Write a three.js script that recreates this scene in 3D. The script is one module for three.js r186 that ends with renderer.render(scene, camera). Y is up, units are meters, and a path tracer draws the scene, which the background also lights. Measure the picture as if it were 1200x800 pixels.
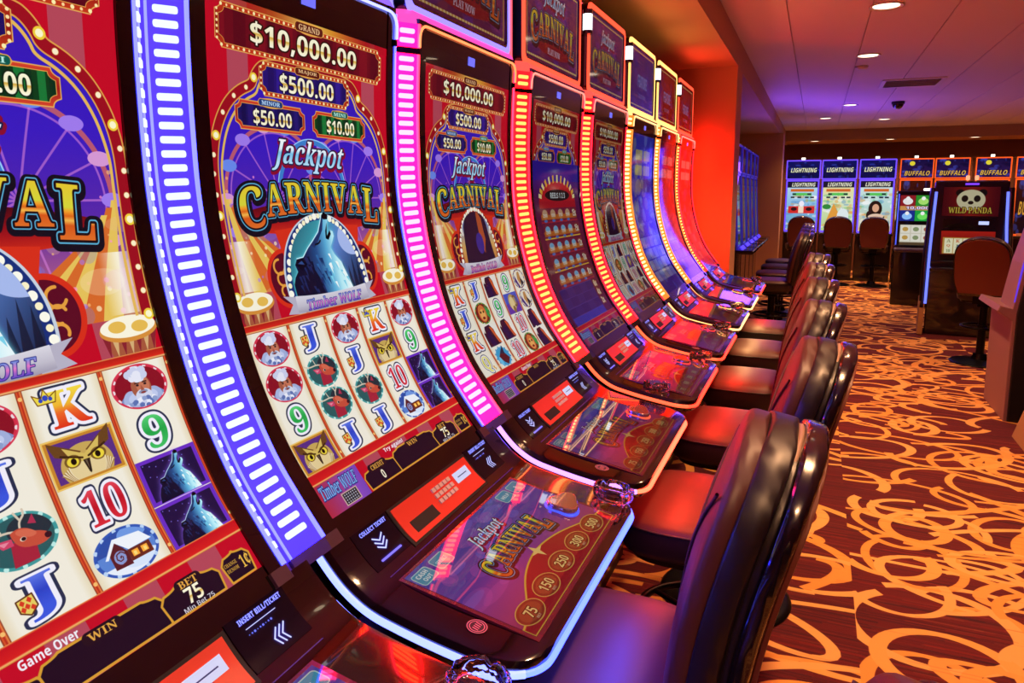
import * as THREE from 'three';
import { RoundedBoxGeometry } from 'three/addons/geometries/RoundedBoxGeometry.js';
import { mergeGeometries, toCreasedNormals } from 'three/addons/utils/BufferGeometryUtils.js';
import { RectAreaLightUniformsLib } from 'three/addons/lights/RectAreaLightUniformsLib.js';
RectAreaLightUniformsLib.init();

// ---------------------------------------------------------------- camera, exposure, room lights
const scene = new THREE.Scene();
scene.background = new THREE.Color(0x000000);
const camera = new THREE.PerspectiveCamera(50.927, 1.5, 0.05, 60);
camera.position.set(0, 1.5, 0);
{ const th = 8.331 * Math.PI / 180, psi = 22.865 * Math.PI / 180;
  camera.lookAt(-Math.sin(psi) * Math.cos(th), 1.5 - Math.sin(th), -Math.cos(psi) * Math.cos(th)); }
camera.setViewOffset(1200, 800, 0, 50, 1200, 800);           // the lens is shifted a little, as verticals stay nearly upright
const renderer = new THREE.WebGLRenderer({ antialias: true });
renderer.toneMapping = THREE.LinearToneMapping;
renderer.toneMappingExposure = 1.0;
renderer.shadowMap.enabled = true;

const CEIL = 2.66;                                              // main ceiling height
const DOWNLIGHTS = [[0.33, 0.05], [0.33, -1.71], [0.33, -3.47], [0.33, -5.23], [0.33, -6.99], [0.33, -10.7], [0.05, -12.4], [0.9, -12.9], [2.6, -4.2], [2.6, -7.6], [2.6, -11.2], [2.9, -12.9]];
const SOFFIT_LIGHTS = [[-0.1, -14.75], [1.15, -14.75], [2.45, -14.75], [3.7, -14.75]];          // under the far soffit
const DOWN_POWER = 16, WARM = 0xffbe86;
for (const [x, z, y = CEIL, k = 1] of [...DOWNLIGHTS, ...SOFFIT_LIGHTS.map(([x, z]) => [x, z, CEIL - 0.19, 0.9])]) {
  const l = new THREE.SpotLight(WARM, DOWN_POWER * k, 0, k < 1 ? 1.35 : 0.95, 0.6, 2);
  l.position.set(x, y - 0.012, z); l.target.position.set(x, 0, z);
  l.castShadow = true; l.shadow.radius = 3;
  scene.add(l, l.target);
}

// ---------------------------------------------------------------- helpers
const V = (x, y, z) => new THREE.Vector3(x, y, z);
let seed = 7;
const rnd = () => { seed = (seed * 1664525 + 1013904223) >>> 0; return seed / 4294967296; };
const reseed = (n) => { seed = n >>> 0; };
const used = {};
function numbered(name) { const k = used[name] = (used[name] ?? -1) + 1; return k ? `${name}_${String(k).padStart(3, '0')}` : name; }
function tag(o, label, category, group, kind) {
  if (label) o.userData.label = label;
  if (category) o.userData.category = category;
  if (group) o.userData.group = group;
  if (kind) o.userData.kind = kind;
  return o;
}
function thing(name, label, category, pos = [0, 0, 0], turn = 0, group) {
  const g = new THREE.Group(); g.name = numbered(name); g.position.set(...pos); g.rotation.y = turn;
  scene.add(g); return tag(g, label, category, group);
}
function part(name, geo, m, parent, label) {
  const o = new THREE.Mesh(geo, m); o.name = parent === scene ? numbered(name) : name;
  o.castShadow = o.receiveShadow = true; parent.add(o);
  if (label) o.userData.label = label;
  return o;
}
function struct(name, geo, m, label, parent = scene) {
  const o = part(name, geo, m, parent, label);
  if (parent === scene) o.userData.kind = 'structure';
  return o;
}
function cloneThing(src, name, pos, turn, label) {
  const c = src.clone(); c.name = numbered(name); c.position.set(...pos); c.rotation.y = turn;
  c.userData = { ...src.userData }; if (label) c.userData.label = label;
  scene.add(c); return c;
}
const merge = (a) => mergeGeometries(a.map(g => { const h = g.index ? g.toNonIndexed() : g.clone(); for (const k of Object.keys(h.attributes)) if (!['position', 'normal', 'uv'].includes(k)) h.deleteAttribute(k); if (!h.attributes.uv) h.setAttribute('uv', new THREE.BufferAttribute(new Float32Array(h.attributes.position.count * 2), 2)); return h; }));
const bx = (w, h, d, x = 0, y = 0, z = 0) => new THREE.BoxGeometry(w, h, d).translate(x, y, z);
const rbx = (w, h, d, r, x = 0, y = 0, z = 0, n = 3) => new RoundedBoxGeometry(w, h, d, n, r).translate(x, y, z);
const cyl = (r0, r1, h, x = 0, y = 0, z = 0, n = 32) => new THREE.CylinderGeometry(r0, r1, h, n).translate(x, y, z);
function tube(pts, r, closed = false, seg = 0, rad = 8) {
  return new THREE.TubeGeometry(new THREE.CatmullRomCurve3(pts, closed, 'centripetal'), seg || pts.length * 4, r, rad, closed);
}
function lathe(p, n = 40) { return new THREE.LatheGeometry(p.map(q => new THREE.Vector2(q[0], q[1])), n); }
// loops of the same number of points joined into a skin, capped at both ends
function loft(loops, caps = true, crease = 0.6) {
  const n = loops[0].length, pos = [], idx = [];
  for (const l of loops) for (const p of l) pos.push(p.x, p.y, p.z);
  for (let i = 0; i + 1 < loops.length; i++) for (let j = 0; j < n; j++) {
    const a = i * n + j, b = i * n + (j + 1) % n, c = a + n, d = b + n;
    idx.push(a, c, b, b, c, d);
  }
  if (caps) for (const [i, flip] of [[0, false], [loops.length - 1, true]]) {
    const c = loops[i].reduce((s, p) => s.add(p), V(0, 0, 0)).divideScalar(n); const k = pos.length / 3; pos.push(c.x, c.y, c.z);
    for (let j = 0; j < n; j++) { const a = i * n + j, b = i * n + (j + 1) % n; flip ? idx.push(k, b, a) : idx.push(k, a, b); }
  }
  const g = new THREE.BufferGeometry(); g.setAttribute('position', new THREE.Float32BufferAttribute(pos, 3)); g.setIndex(idx);
  const h = toCreasedNormals(g, crease); h.setAttribute('uv', new THREE.BufferAttribute(new Float32Array(h.attributes.position.count * 2), 2));
  return h;
}
const lin = (hex) => new THREE.Color(hex);
const std = (color, roughness = 0.5, metalness = 0, extra = {}) => new THREE.MeshStandardMaterial({ color, roughness, metalness, ...extra });
const phys = (color, roughness, extra = {}) => new THREE.MeshPhysicalMaterial({ color, roughness, ...extra });
// a colour of light: a hex value, or linear [r, g, b] that may pass 1
const light = (c) => { if (!Array.isArray(c)) return [new THREE.Color(c), 1]; const k = Math.max(...c); return [new THREE.Color().setRGB(c[0] / k, c[1] / k, c[2] / k), k]; };
const glow = (c, k = 1) => { const [col, q] = light(c); return new THREE.MeshStandardMaterial({ color: 0x101010, roughness: 0.4, emissive: col, emissiveIntensity: k * q }); };
function areaLight(hex, k, w, h, pos, look) {
  const [col, q] = light(hex), l = new THREE.RectAreaLight(col, k * q, w, h); l.position.copy(pos); l.lookAt(look); scene.add(l); return l;
}
function canvas(w, h) { const c = document.createElement('canvas'); c.width = w; c.height = h; return [c, c.getContext('2d')]; }
function ctex(c, srgb = true) { const t = new THREE.CanvasTexture(c); if (srgb) t.colorSpace = THREE.SRGBColorSpace; t.anisotropy = 8; return t; }
// a screen: black glass that shows a picture of its own light
const screenMat = (tex, k, rough = 0.06) => new THREE.MeshPhysicalMaterial({ color: 0x050505, roughness: rough, emissive: 0xffffff, emissiveMap: tex, emissiveIntensity: k, specularIntensity: 0.8 });
// ---------------------------------------------------------------- surfaces
function noiseTex(w, h, fn, srgb = true) {
  const d = new Uint8Array(w * h * 4);
  for (let y = 0; y < h; y++) for (let x = 0; x < w; x++) { const c = fn(x, y), i = (y * w + x) * 4; d[i] = c[0]; d[i + 1] = c[1]; d[i + 2] = c[2]; d[i + 3] = 255; }
  const t = new THREE.DataTexture(d, w, h); t.magFilter = THREE.LinearFilter; t.wrapS = t.wrapT = THREE.RepeatWrapping; if (srgb) t.colorSpace = THREE.SRGBColorSpace; t.needsUpdate = true; return t;
}
function carpetTexture() {
  const N = 2048, [c, g] = canvas(N, N), M = N / 3.6;            // 3.6 m a side
  g.fillStyle = '#64121a'; g.fillRect(0, 0, N, N);
  reseed(41);
  for (let i = 0; i < 2600; i++) {                               // the dark streaks of the weave
    const y = rnd() * N, x = rnd() * N, w = 60 + rnd() * 420, q = rnd();
    g.fillStyle = q < 0.5 ? `rgba(60,8,22,${0.12 + rnd() * 0.3})` : q < 0.8 ? `rgba(150,30,24,${0.1 + rnd() * 0.25})` : `rgba(40,10,30,${0.2 + rnd() * 0.3})`;
    const h = 1.5 + rnd() * 5; g.fillRect(x, y, w, h); if (x + w > N) g.fillRect(x - N, y, w, h);
  }
  const strip = N / 3;
  const colours = ['#f2ac54', '#f6b45c', '#f0a64c', '#f6ba68'];
  function brush(pts, w0, w1) {                                  // a flat brush: its width turns with its direction
    const L = [], R = []; const n = pts.length;
    for (let i = 0; i < n; i++) {
      const a = pts[Math.max(0, i - 1)], b = pts[Math.min(n - 1, i + 1)], dx = b[0] - a[0], dy = b[1] - a[1], l = Math.hypot(dx, dy) || 1;
      const w = w0 + (w1 - w0) * Math.abs(dy / l);
      L.push([pts[i][0] - dy / l * w, pts[i][1] + dx / l * w]); R.push([pts[i][0] + dy / l * w, pts[i][1] - dx / l * w]);
    }
    g.beginPath(); L.concat(R.reverse()).forEach((p, i) => i ? g.lineTo(p[0], p[1]) : g.moveTo(p[0], p[1])); g.closePath(); g.fill();
  }
  for (let s = 0; s < 3; s++) {
    g.save(); g.beginPath(); g.rect(s * strip, 0, strip, N); g.clip();
    for (let k = 0; k < 98; k++) {
      const cx = s * strip + rnd() * strip, cy = rnd() * N, kind = rnd();
      const pts = [], rx = (0.12 + rnd() * 0.26) * M, ry = (0.07 + rnd() * 0.17) * M, a0 = rnd() * 6.28, turn = rnd() * 1.2 - 0.6;
      const span = kind < 0.5 ? 4 + rnd() * 2.6 : kind < 0.8 ? 2 + rnd() * 1.6 : 1.2;
      const grow = (rnd() - 0.5) * 0.25, st = kind >= 0.8 ? 2.2 : 1;
      for (let i = 0; i <= 40; i++) { const a = a0 + span * i / 40, f = 1 + grow * i / 20; const x = Math.cos(a) * rx * f * st, y = Math.sin(a) * ry * f; pts.push([x * Math.cos(turn) - y * Math.sin(turn), x * Math.sin(turn) + y * Math.cos(turn)]); }
      g.fillStyle = colours[Math.floor(rnd() * 4)];
      const w0 = (0.008 + rnd() * 0.007) * M, w1 = (0.017 + rnd() * 0.012) * M;
      for (const oy of [-N, 0, N]) brush(pts.map(p => [p[0] + cx, p[1] + cy + oy]), w0, w1);
    }
    g.restore();
  }
  for (let i = 0; i < 1600; i++) { const y = rnd() * N, x = rnd() * N; g.fillStyle = rnd() < 0.5 ? 'rgba(255,190,80,0.10)' : 'rgba(80,10,10,0.10)'; g.fillRect(x, y, 40 + rnd() * 200, 2 + rnd() * 3); }
  return ctex(c);
}
const carpetTex = carpetTexture(); carpetTex.wrapS = carpetTex.wrapT = THREE.RepeatWrapping;
reseed(5);
const pile = noiseTex(256, 256, () => { const v = 90 + rnd() * 165; return [v, v, v]; }, false); pile.repeat.set(14, 14);
const M = {
  carpet: new THREE.MeshStandardMaterial({ map: carpetTex, roughness: 0.95, bumpMap: pile, bumpScale: 0.002 }),
  ceiling: std(0xd9cfc4, 0.9), wall: std(0xb98a5c, 0.85), fascia: std(0xb58a62, 0.85), brown: std(0x6a3a24, 0.8), dark: std(0x120d10, 0.5),
  black: phys(0x030204, 0.28, { clearcoat: 1, clearcoatRoughness: 0.05 }), gloss: phys(0x020203, 0.12, { clearcoat: 1, clearcoatRoughness: 0.02 }),
  matte: std(0x0b090c, 0.6), chrome: std(0xd8d8dc, 0.12, 1), steel: std(0x6f6a70, 0.35, 0.9),
};
{ // plaster with a fine grain
  reseed(11); const t = noiseTex(256, 256, () => { const v = 120 + rnd() * 60; return [v, v, v]; }, false); t.repeat.set(4, 4);
  for (const k of ['wall', 'fascia', 'ceiling', 'brown']) { M[k].bumpMap = t; M[k].bumpScale = 0.0008; }
}
function planeUV(g, sx, sy, ox = 0, oy = 0) { const u = g.attributes.uv; for (let i = 0; i < u.count; i++) u.setXY(i, u.getX(i) * sx + ox, u.getY(i) * sy + oy); return g; }

// ---------------------------------------------------------------- room shell
const X0 = -1.40, X1 = 5.2, Z0 = 2.0, Z1 = -15.6;                // inside faces of the room
{ const w = X1 - X0, d = Z0 - Z1, g = new THREE.BoxGeometry(w + 0.2, 0.1, d + 0.2);
  const u = g.attributes.uv, p = g.attributes.position;          // uv in metres, so that one seam of the carpet runs along x = 0.21
  for (let i = 0; i < u.count; i++) u.setXY(i, (p.getX(i) + (X0 + X1) / 2 - 0.21) / 3.6, (p.getZ(i) + (Z0 + Z1) / 2) / 3.6);
  struct('floor', g.translate((X0 + X1) / 2, -0.05, (Z0 + Z1) / 2), M.carpet, 'maroon carpet with orange brush-stroke scrolls'); }
const ALC = 2.46, FX = -0.61;                                    // the lower alcove ceiling and the line of its fascia
{ const c = struct('ceiling', bx(X1 - FX + 0.2, 0.12, Z0 - Z1 + 0.2, (X1 + FX) / 2, CEIL + 0.075, (Z0 + Z1) / 2), M.ceiling, 'plaster main ceiling of long panels');
  const pw = 0.49, g = new THREE.BoxGeometry(pw - 0.008, 0.015, Z0 - Z1);
  for (let k = 0; k < 12; k++) { const x = FX + 0.03 + pw * (k + 0.5) - 0.15; if (x - pw / 2 < FX) { const h = x + pw / 2 - FX - 0.004; const o = part('ceiling_panel', new THREE.BoxGeometry(h, 0.015, Z0 - Z1), M.ceiling, c); o.position.set(FX + h / 2, CEIL + 0.0075, (Z0 + Z1) / 2); continue; }
    const o = part('ceiling_panel', g, M.ceiling, c); o.position.set(x, CEIL + 0.0075, (Z0 + Z1) / 2); } }
struct('ceiling_alcove', bx(FX - X0 + 0.1, 0.35, Z0 - Z1 + 0.2, (FX + X0 - 0.1) / 2, ALC + 0.175, (Z0 + Z1) / 2), M.fascia, 'lower alcove ceiling over the row of slot machines');
struct('wall_left', bx(0.1, CEIL, Z0 - Z1 + 0.2, X0 - 0.05, CEIL / 2, (Z0 + Z1) / 2), M.wall, 'tan wall behind the slot machines');
struct('wall_right', bx(0.1, CEIL, Z0 - Z1 + 0.2, X1 + 0.05, CEIL / 2, (Z0 + Z1) / 2), M.wall);
struct('wall_front', bx(X1 - X0 + 0.2, CEIL, 0.1, (X0 + X1) / 2, CEIL / 2, Z0 + 0.05), M.wall);
struct('wall_back', bx(X1 - X0 + 0.2, CEIL, 0.1, (X0 + X1) / 2, CEIL / 2, Z1 - 0.05), M.brown, 'brown far wall behind the lit slot machines');
struct('trim_1', bx(X1 - FX, 0.19, 1.0, (X1 + FX) / 2, CEIL - 0.095, -15.1), M.fascia, 'boxed soffit above the far machines');
struct('column', bx(FX - X0, ALC, 0.38, (FX + X0) / 2, ALC / 2, -6.04), M.wall, 'tan painted pier closing the row of machines');
struct('column', bx(0.85, ALC, 0.5, X0 + 0.425, ALC / 2, -12.75), M.wall, 'brown pier at the far end of the second alcove');
// ---------------------------------------------------------------- pictures on the screens
const hgrad = (g, x0, y0, x1, y1, stops) => { const q = g.createLinearGradient(x0, y0, x1, y1); stops.forEach(([p, c]) => q.addColorStop(p, c)); return q; };
const rgrad = (g, x, y, r, stops) => { const q = g.createRadialGradient(x, y, 0, x, y, r); stops.forEach(([p, c]) => q.addColorStop(p, c)); return q; };
const poly = (g, p) => { g.beginPath(); p.forEach((q, i) => i ? g.lineTo(q[0], q[1]) : g.moveTo(q[0], q[1])); g.closePath(); };
const dot = (g, x, y, r, c) => { g.fillStyle = c; g.beginPath(); g.arc(x, y, r, 0, 7); g.fill(); };
const ell = (g, x, y, a, b, c) => { g.fillStyle = c; g.beginPath(); g.ellipse(x, y, a, b, 0, 0, 7); g.fill(); };
function plaquePath(g, x, y, w, h, c) { g.beginPath(); g.moveTo(x + c, y); g.lineTo(x + w - c, y); g.quadraticCurveTo(x + w - c, y + c * 0.7, x + w, y + c); g.lineTo(x + w, y + h - c); g.quadraticCurveTo(x + w - c, y + h - c * 0.7, x + w - c, y + h); g.lineTo(x + c, y + h); g.quadraticCurveTo(x + c, y + h - c * 0.7, x, y + h - c); g.lineTo(x, y + c); g.quadraticCurveTo(x + c, y + c * 0.7, x + c, y); g.closePath(); }
function fitText(g, txt, x, y, w, h, font, fill, stroke, sw = 0) {          // text squeezed into a box, centred at x, y
  g.save(); g.font = `${font}`; g.textAlign = 'center'; g.textBaseline = 'alphabetic';
  const m = g.measureText(txt), tw = m.width, ah = m.actualBoundingBoxAscent, dh = m.actualBoundingBoxDescent;
  g.translate(x, y); g.scale(w / tw, h / (ah + dh)); g.translate(0, (ah - dh) / 2);
  if (stroke) { g.lineJoin = 'round'; g.lineWidth = sw; g.strokeStyle = stroke; g.strokeText(txt, 0, 0); }
  g.fillStyle = typeof fill === 'function' ? fill(g, ah) : fill; g.fillText(txt, 0, 0); g.restore();
}
const goldText = (g, h) => hgrad(g, 0, -h, 0, 0, [[0, '#fffbe0'], [0.5, '#f6f0c8'], [0.56, '#d8a83c'], [0.75, '#fdf2c4'], [1, '#fffce8']]);
function plaque(g, x, y, w, h, c, cols, rim, bulbs) {
  plaquePath(g, x, y, w, h, c); g.fillStyle = hgrad(g, 0, y, 0, y + h, [[0, rim[0]], [0.5, rim[1]], [1, rim[0]]]); g.fill(); g.lineWidth = 3; g.strokeStyle = '#e8b25a'; g.stroke();
  const b = bulbs ? 15 : 11; plaquePath(g, x + b, y + b, w - 2 * b, h - 2 * b, c * 0.9); g.fillStyle = cols[0]; g.fill(); g.save(); g.clip();
  for (let i = 0; i < 12; i++) { g.fillStyle = cols[1 + i % 2]; g.globalAlpha = 0.55; g.fillRect(x + w * (i / 12), y, w / 12 * (0.5 + 0.4 * ((i * 7) % 3) / 2), h); } g.globalAlpha = 1; g.restore();
  g.lineWidth = 2; g.strokeStyle = '#e9a64c'; g.stroke();
  if (bulbs) { const n = Math.round(w / 26), q = Math.max(2, Math.round(h / 26)); for (let i = 0; i <= n; i++) for (const yy of [y + 8, y + h - 8]) dot(g, x + c + (w - 2 * c) * i / n, yy, i % 2 ? 4.2 : 5.5, i % 2 ? '#ffdc9a' : '#fff3b0'); for (let i = 0; i <= q; i++) for (const xx of [x + 8, x + w - 8]) dot(g, xx, y + c + (h - 2 * c) * i / q, 4.6, '#ffe9a8'); }
}
function nameTag(g, txt, x, y, w, h, a, b) { ell(g, x, y, w / 2, h / 2, '#e8a84c'); g.fillStyle = a; g.beginPath(); g.roundRect(x - w * 0.47, y - h * 0.36, w * 0.94, h * 0.72, h * 0.3); g.fill(); g.lineWidth = 2.5; g.strokeStyle = '#e8a84c'; g.stroke(); fitText(g, txt, x, y, w * 0.72, h * 0.42, 'bold 40px serif', b); }
// --- reel symbols, drawn in a box of 190 x 120 round 0, 0
const SYM = {
  card(g, ch, cols) { g.save(); g.scale(1.12, 1); fitText(g, ch, 0, 0, ch === '10' ? 100 : ch === 'J' ? 62 : ch === 'K' ? 92 : 74, 92, 'bold 100px serif', (q, h) => hgrad(q, 0, -h, 0, 0, cols), '#27304e', 22); fitText(g, ch, 0, 0, ch === '10' ? 100 : ch === 'J' ? 62 : ch === 'K' ? 92 : 74, 92, 'bold 100px serif', (q, h) => hgrad(q, 0, -h, 0, 0, cols), '#f4f2ff', 13); fitText(g, ch, 0, 0, ch === '10' ? 100 : ch === 'J' ? 62 : ch === 'K' ? 92 : 74, 92, 'bold 100px serif', (q, h) => hgrad(q, 0, -h, 0, 0, cols)); g.restore(); },
  J(g) { SYM.card(g, 'J', [[0, '#5c78ea'], [0.5, '#2a44c8'], [1, '#3a58e0']]); g.fillStyle = '#e8cf62'; g.strokeStyle = '#5a2a10'; g.lineWidth = 3; g.beginPath(); g.moveTo(-58, -10); g.lineTo(-22, -14); g.lineTo(-20, 14); g.lineTo(-40, 28); g.lineTo(-58, 16); g.closePath(); g.fill(); g.stroke(); for (const [x, y] of [[-48, -2], [-32, -4], [-40, 8], [-30, 14], [-50, 12]]) { g.fillStyle = '#d83a22'; poly(g, [[x, y - 7], [x + 6, y], [x, y + 7], [x - 6, y]]); g.fill(); } },
  K(g) { SYM.card(g, 'K', [[0, '#f6e04a'], [0.4, '#f2b832'], [0.6, '#f06a2c'], [1, '#e0331c']]); g.fillStyle = '#f0dc4c'; g.strokeStyle = '#7a4a10'; g.lineWidth = 2.5; poly(g, [[-70, -20], [-78, -46], [-58, -34], [-48, -56], [-38, -34], [-18, -46], [-26, -20]]); g.fill(); g.stroke(); dot(g, -48, -34, 7, '#3046c0'); dot(g, -60, -30, 5, '#3046c0'); dot(g, -36, -30, 5, '#3046c0'); },
  N(g) { SYM.card(g, '9', [[0, '#58d678'], [0.5, '#1fa64a'], [1, '#3cc464']]); },
  T(g) { SYM.card(g, '10', [[0, '#e8475a'], [0.5, '#c01628'], [1, '#dc2c3c']]); },
  Q(g) { SYM.card(g, 'Q', [[0, '#f4ee8c'], [0.5, '#d8d04a'], [1, '#ece66c']]); dot(g, 52, 26, 8, '#e9b04c'); dot(g, 60, 38, 7, '#e9b04c'); },
  disc(g, bg, rim, seg) { ell(g, 0, 0, 86, 60, rim); for (let i = 0; i < 26; i++) { const a = i / 26 * 6.283; if (i % 2) dot(g, Math.cos(a) * 82, Math.sin(a) * 56, 5.5, seg); } ell(g, 0, 0, 77, 53, bg); },
  M(g) { SYM.disc(g, '#8c1426', '#d6304a', '#f2dfe6'); g.save(); g.beginPath(); g.ellipse(0, 0, 80, 56, 0, 0, 7); g.clip(); ell(g, 0, 44, 74, 40, '#7d8fc4'); ell(g, -36, 36, 26, 30, '#aab8e2'); ell(g, 36, 36, 26, 28, '#a3b2de'); ell(g, 0, 30, 46, 20, '#c2cdf0'); ell(g, 2, 2, 31, 34, '#a85c44'); ell(g, 8, -2, 21, 24, '#c8775a'); ell(g, 4, 26, 26, 18, '#d5daf0'); ell(g, 4, 16, 14, 5, '#8a95b4'); ell(g, 4, 18, 8, 3, '#8c3a34'); for (const x of [-8, 16]) { ell(g, x, -4, 4.5, 3, '#2a1a20'); g.fillStyle = '#4a2a22'; g.fillRect(x - 8, -12, 15, 4); } g.fillStyle = '#a85844'; poly(g, [[2, -4], [10, 12], [-2, 12]]); g.fill(); for (let i = 0; i < 22; i++) { const a = i * 2.4; ell(g, -2 + Math.cos(a) * (30 * ((i * 5 % 7) / 7)), -34 + Math.sin(a) * 12, 13, 11, i % 2 ? '#e9ebfa' : '#cdd3f0'); } for (let i = 0; i < 26; i++) { const a = i * 1.7; ell(g, Math.cos(a) * 52 * ((i % 5) / 5 + 0.25), 44 + Math.sin(a) * 10, 8, 6, ['#eef1ff', '#8ea0d0', '#5f74b4'][i % 3]); } g.restore(); g.lineWidth = 4; g.strokeStyle = '#d83a56'; g.beginPath(); g.ellipse(0, 0, 85, 59, 0, 0, 7); g.stroke(); },
  D(g) { SYM.disc(g, '#2a5c60', '#3f9a9c', '#bfeee8'); g.save(); g.beginPath(); g.ellipse(0, 0, 78, 54, 0, 0, 7); g.clip(); ell(g, 30, -20, 50, 32, '#24313c'); g.restore(); g.strokeStyle = '#d9c9b4'; g.lineWidth = 5; g.lineCap = 'round'; g.beginPath(); g.moveTo(-6, -22); g.bezierCurveTo(-40, -34, -62, -14, -92, -34); g.stroke(); g.beginPath(); g.moveTo(10, -26); g.bezierCurveTo(14, -50, 30, -40, 28, -62); g.moveTo(16, -40); g.lineTo(8, -60); g.stroke(); g.lineWidth = 4; g.beginPath(); g.moveTo(-30, -30); g.lineTo(-36, -48); g.stroke(); g.fillStyle = '#a8253c'; poly(g, [[-30, 52], [-20, 2], [14, -6], [30, 22], [26, 52]]); g.fill(); g.fillStyle = '#c8503c'; g.beginPath(); g.moveTo(-14, -20); g.quadraticCurveTo(14, -34, 36, -8); g.quadraticCurveTo(70, 4, 64, 18); g.quadraticCurveTo(44, 30, 20, 22); g.quadraticCurveTo(-14, 18, -14, -20); g.fill(); g.fillStyle = '#d86a50'; g.beginPath(); g.ellipse(18, -10, 22, 9, 0.4, 0, 7); g.fill(); ell(g, 60, 12, 8, 7, '#3a1420'); ell(g, 8, 0, 7, 5, '#f0d8c0'); ell(g, 9, 0, 5, 4, '#20101a'); g.fillStyle = '#d04468'; poly(g, [[-14, -10], [-52, -14], [-38, 6], [-14, 6]]); g.fill(); g.fillStyle = '#e889a0'; poly(g, [[-20, -6], [-44, -9], [-34, 2]]); g.fill(); g.fillStyle = '#b03050'; poly(g, [[28, -28], [44, -46], [46, -22]]); g.fill(); },
  H(g) { SYM.disc(g, '#5a86d6', '#3058b8', '#bcd6f8'); g.save(); g.beginPath(); g.ellipse(0, 0, 78, 54, 0, 0, 7); g.clip(); g.fillStyle = '#2c50a8'; g.fillRect(-90, -60, 180, 50); ell(g, 30, -38, 40, 20, '#6f9be6'); g.fillStyle = '#eaf2ff'; g.fillRect(-90, 24, 180, 40); ell(g, 30, 30, 50, 18, '#d8e8ff'); g.fillStyle = '#5c2028'; poly(g, [[-46, 32], [-46, -8], [-24, -34], [0, 0], [0, 34]]); g.fill(); g.fillStyle = '#6a2a1e'; g.fillRect(0, -2, 62, 30); g.fillStyle = '#ffae3c'; g.fillRect(8, 4, 18, 16); g.fillRect(34, 4, 18, 16); g.fillStyle = '#ffe07c'; g.fillRect(12, 8, 8, 10); g.fillRect(40, 8, 8, 10); g.fillStyle = '#f2f7ff'; poly(g, [[-24, -40], [48, -32], [70, -4], [4, -2], [-22, -30], [-52, 2], [-60, 0]]); g.fill(); g.strokeStyle = '#8a9cd8'; g.lineWidth = 2; for (let i = 0; i < 9; i++) { g.beginPath(); g.arc(-22, 8, 3 + i * 1.6, i, i + 4); g.stroke(); } g.restore(); },
  O(g) { g.fillStyle = '#c8862e'; g.fillRect(-94, -60, 188, 120); g.strokeStyle = '#f0c864'; g.lineWidth = 4; g.strokeRect(-92, -58, 184, 116); g.fillStyle = '#5a2f84'; g.fillRect(-82, -49, 164, 98); g.save(); g.beginPath(); g.rect(-82, -62, 164, 112); g.clip(); ell(g, 0, 22, 68, 56, '#c9a85a'); ell(g, 0, 34, 52, 40, '#e6d09a'); g.fillStyle = '#6a4420'; poly(g, [[-84, -56], [-6, -14], [-30, 0], [-72, -18]]); g.fill(); poly(g, [[84, -62], [6, -14], [30, 0], [72, -20]]); g.fill(); g.fillStyle = '#d8bc60'; poly(g, [[-50, -34], [0, -6], [50, -38], [34, 2], [0, 14], [-34, 4]]); g.fill(); for (const s of [-1, 1]) { ell(g, s * 34, 4, 21, 16, '#7a5a28'); ell(g, s * 34, 5, 15, 12, '#f0d840'); ell(g, s * 32, 5, 7, 8, '#1a1008'); g.strokeStyle = '#3a2410'; g.lineWidth = 5; g.beginPath(); g.moveTo(s * 8, 2); g.lineTo(s * 58, -16); g.stroke(); for (let i = 0; i < 8; i++) { g.strokeStyle = i % 2 ? '#a8824a' : '#f2e4c0'; g.lineWidth = 3; g.beginPath(); g.moveTo(s * (48 + i * 3), 16 + i * 2); g.quadraticCurveTo(s * (50 + i), 40, s * (30 + i * 2), 56); g.stroke(); } } g.fillStyle = '#2c2018'; poly(g, [[-9, 8], [9, 8], [3, 40], [0, 44], [-3, 40]]); g.fill(); g.fillStyle = '#6c5a48'; poly(g, [[-4, 10], [1, 10], [0, 34]]); g.fill(); g.restore(); },
  W(g) { g.fillStyle = '#6a2ec4'; g.fillRect(-96, -62, 192, 124); g.fillStyle = '#1c1240'; g.fillRect(-84, -52, 168, 104); for (let i = 0; i < 14; i++) dot(g, -78 + (i * 53) % 150, -48 + (i * 31) % 60, 1.6, '#8a7cf0'); wolfHead(g, 4, 4, 0.58, '#9c6cff'); },
  B(g) { g.fillStyle = '#f2efe8'; g.fillRect(-92, -62, 184, 124); g.fillStyle = '#3c1630'; poly(g, [[-78, 58], [-84, -20], [-50, -56], [10, -60], [40, -30], [58, 58]]); g.fill(); g.fillStyle = '#241048'; poly(g, [[-40, 58], [-60, 0], [-20, -30], [0, 20], [10, 58]]); g.fill(); g.fillStyle = '#d8602c'; poly(g, [[0, -50], [30, -40], [50, 10], [72, 56], [40, 50], [20, 0]]); g.fill(); g.strokeStyle = '#f4ecdc'; g.lineWidth = 9; g.lineCap = 'round'; g.beginPath(); g.arc(-20, -26, 46, Math.PI, Math.PI * 1.45); g.stroke(); g.beginPath(); g.arc(34, -26, 38, -1.2, 0.5); g.stroke(); },
  F(g) { SYM.disc(g, '#7c1c1c', '#2c8a3c', '#c8a03c'); ell(g, -4, 0, 46, 48, '#d8783c'); ell(g, -4, 8, 30, 32, '#f0b060'); for (const x of [-20, 12]) ell(g, x, -8, 8, 7, '#1c0c0c'); ell(g, -4, 26, 16, 8, '#7c1418'); g.fillStyle = '#2fa04c'; poly(g, [[40, -40], [78, -10], [66, 40], [44, 20]]); g.fill(); },
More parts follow.
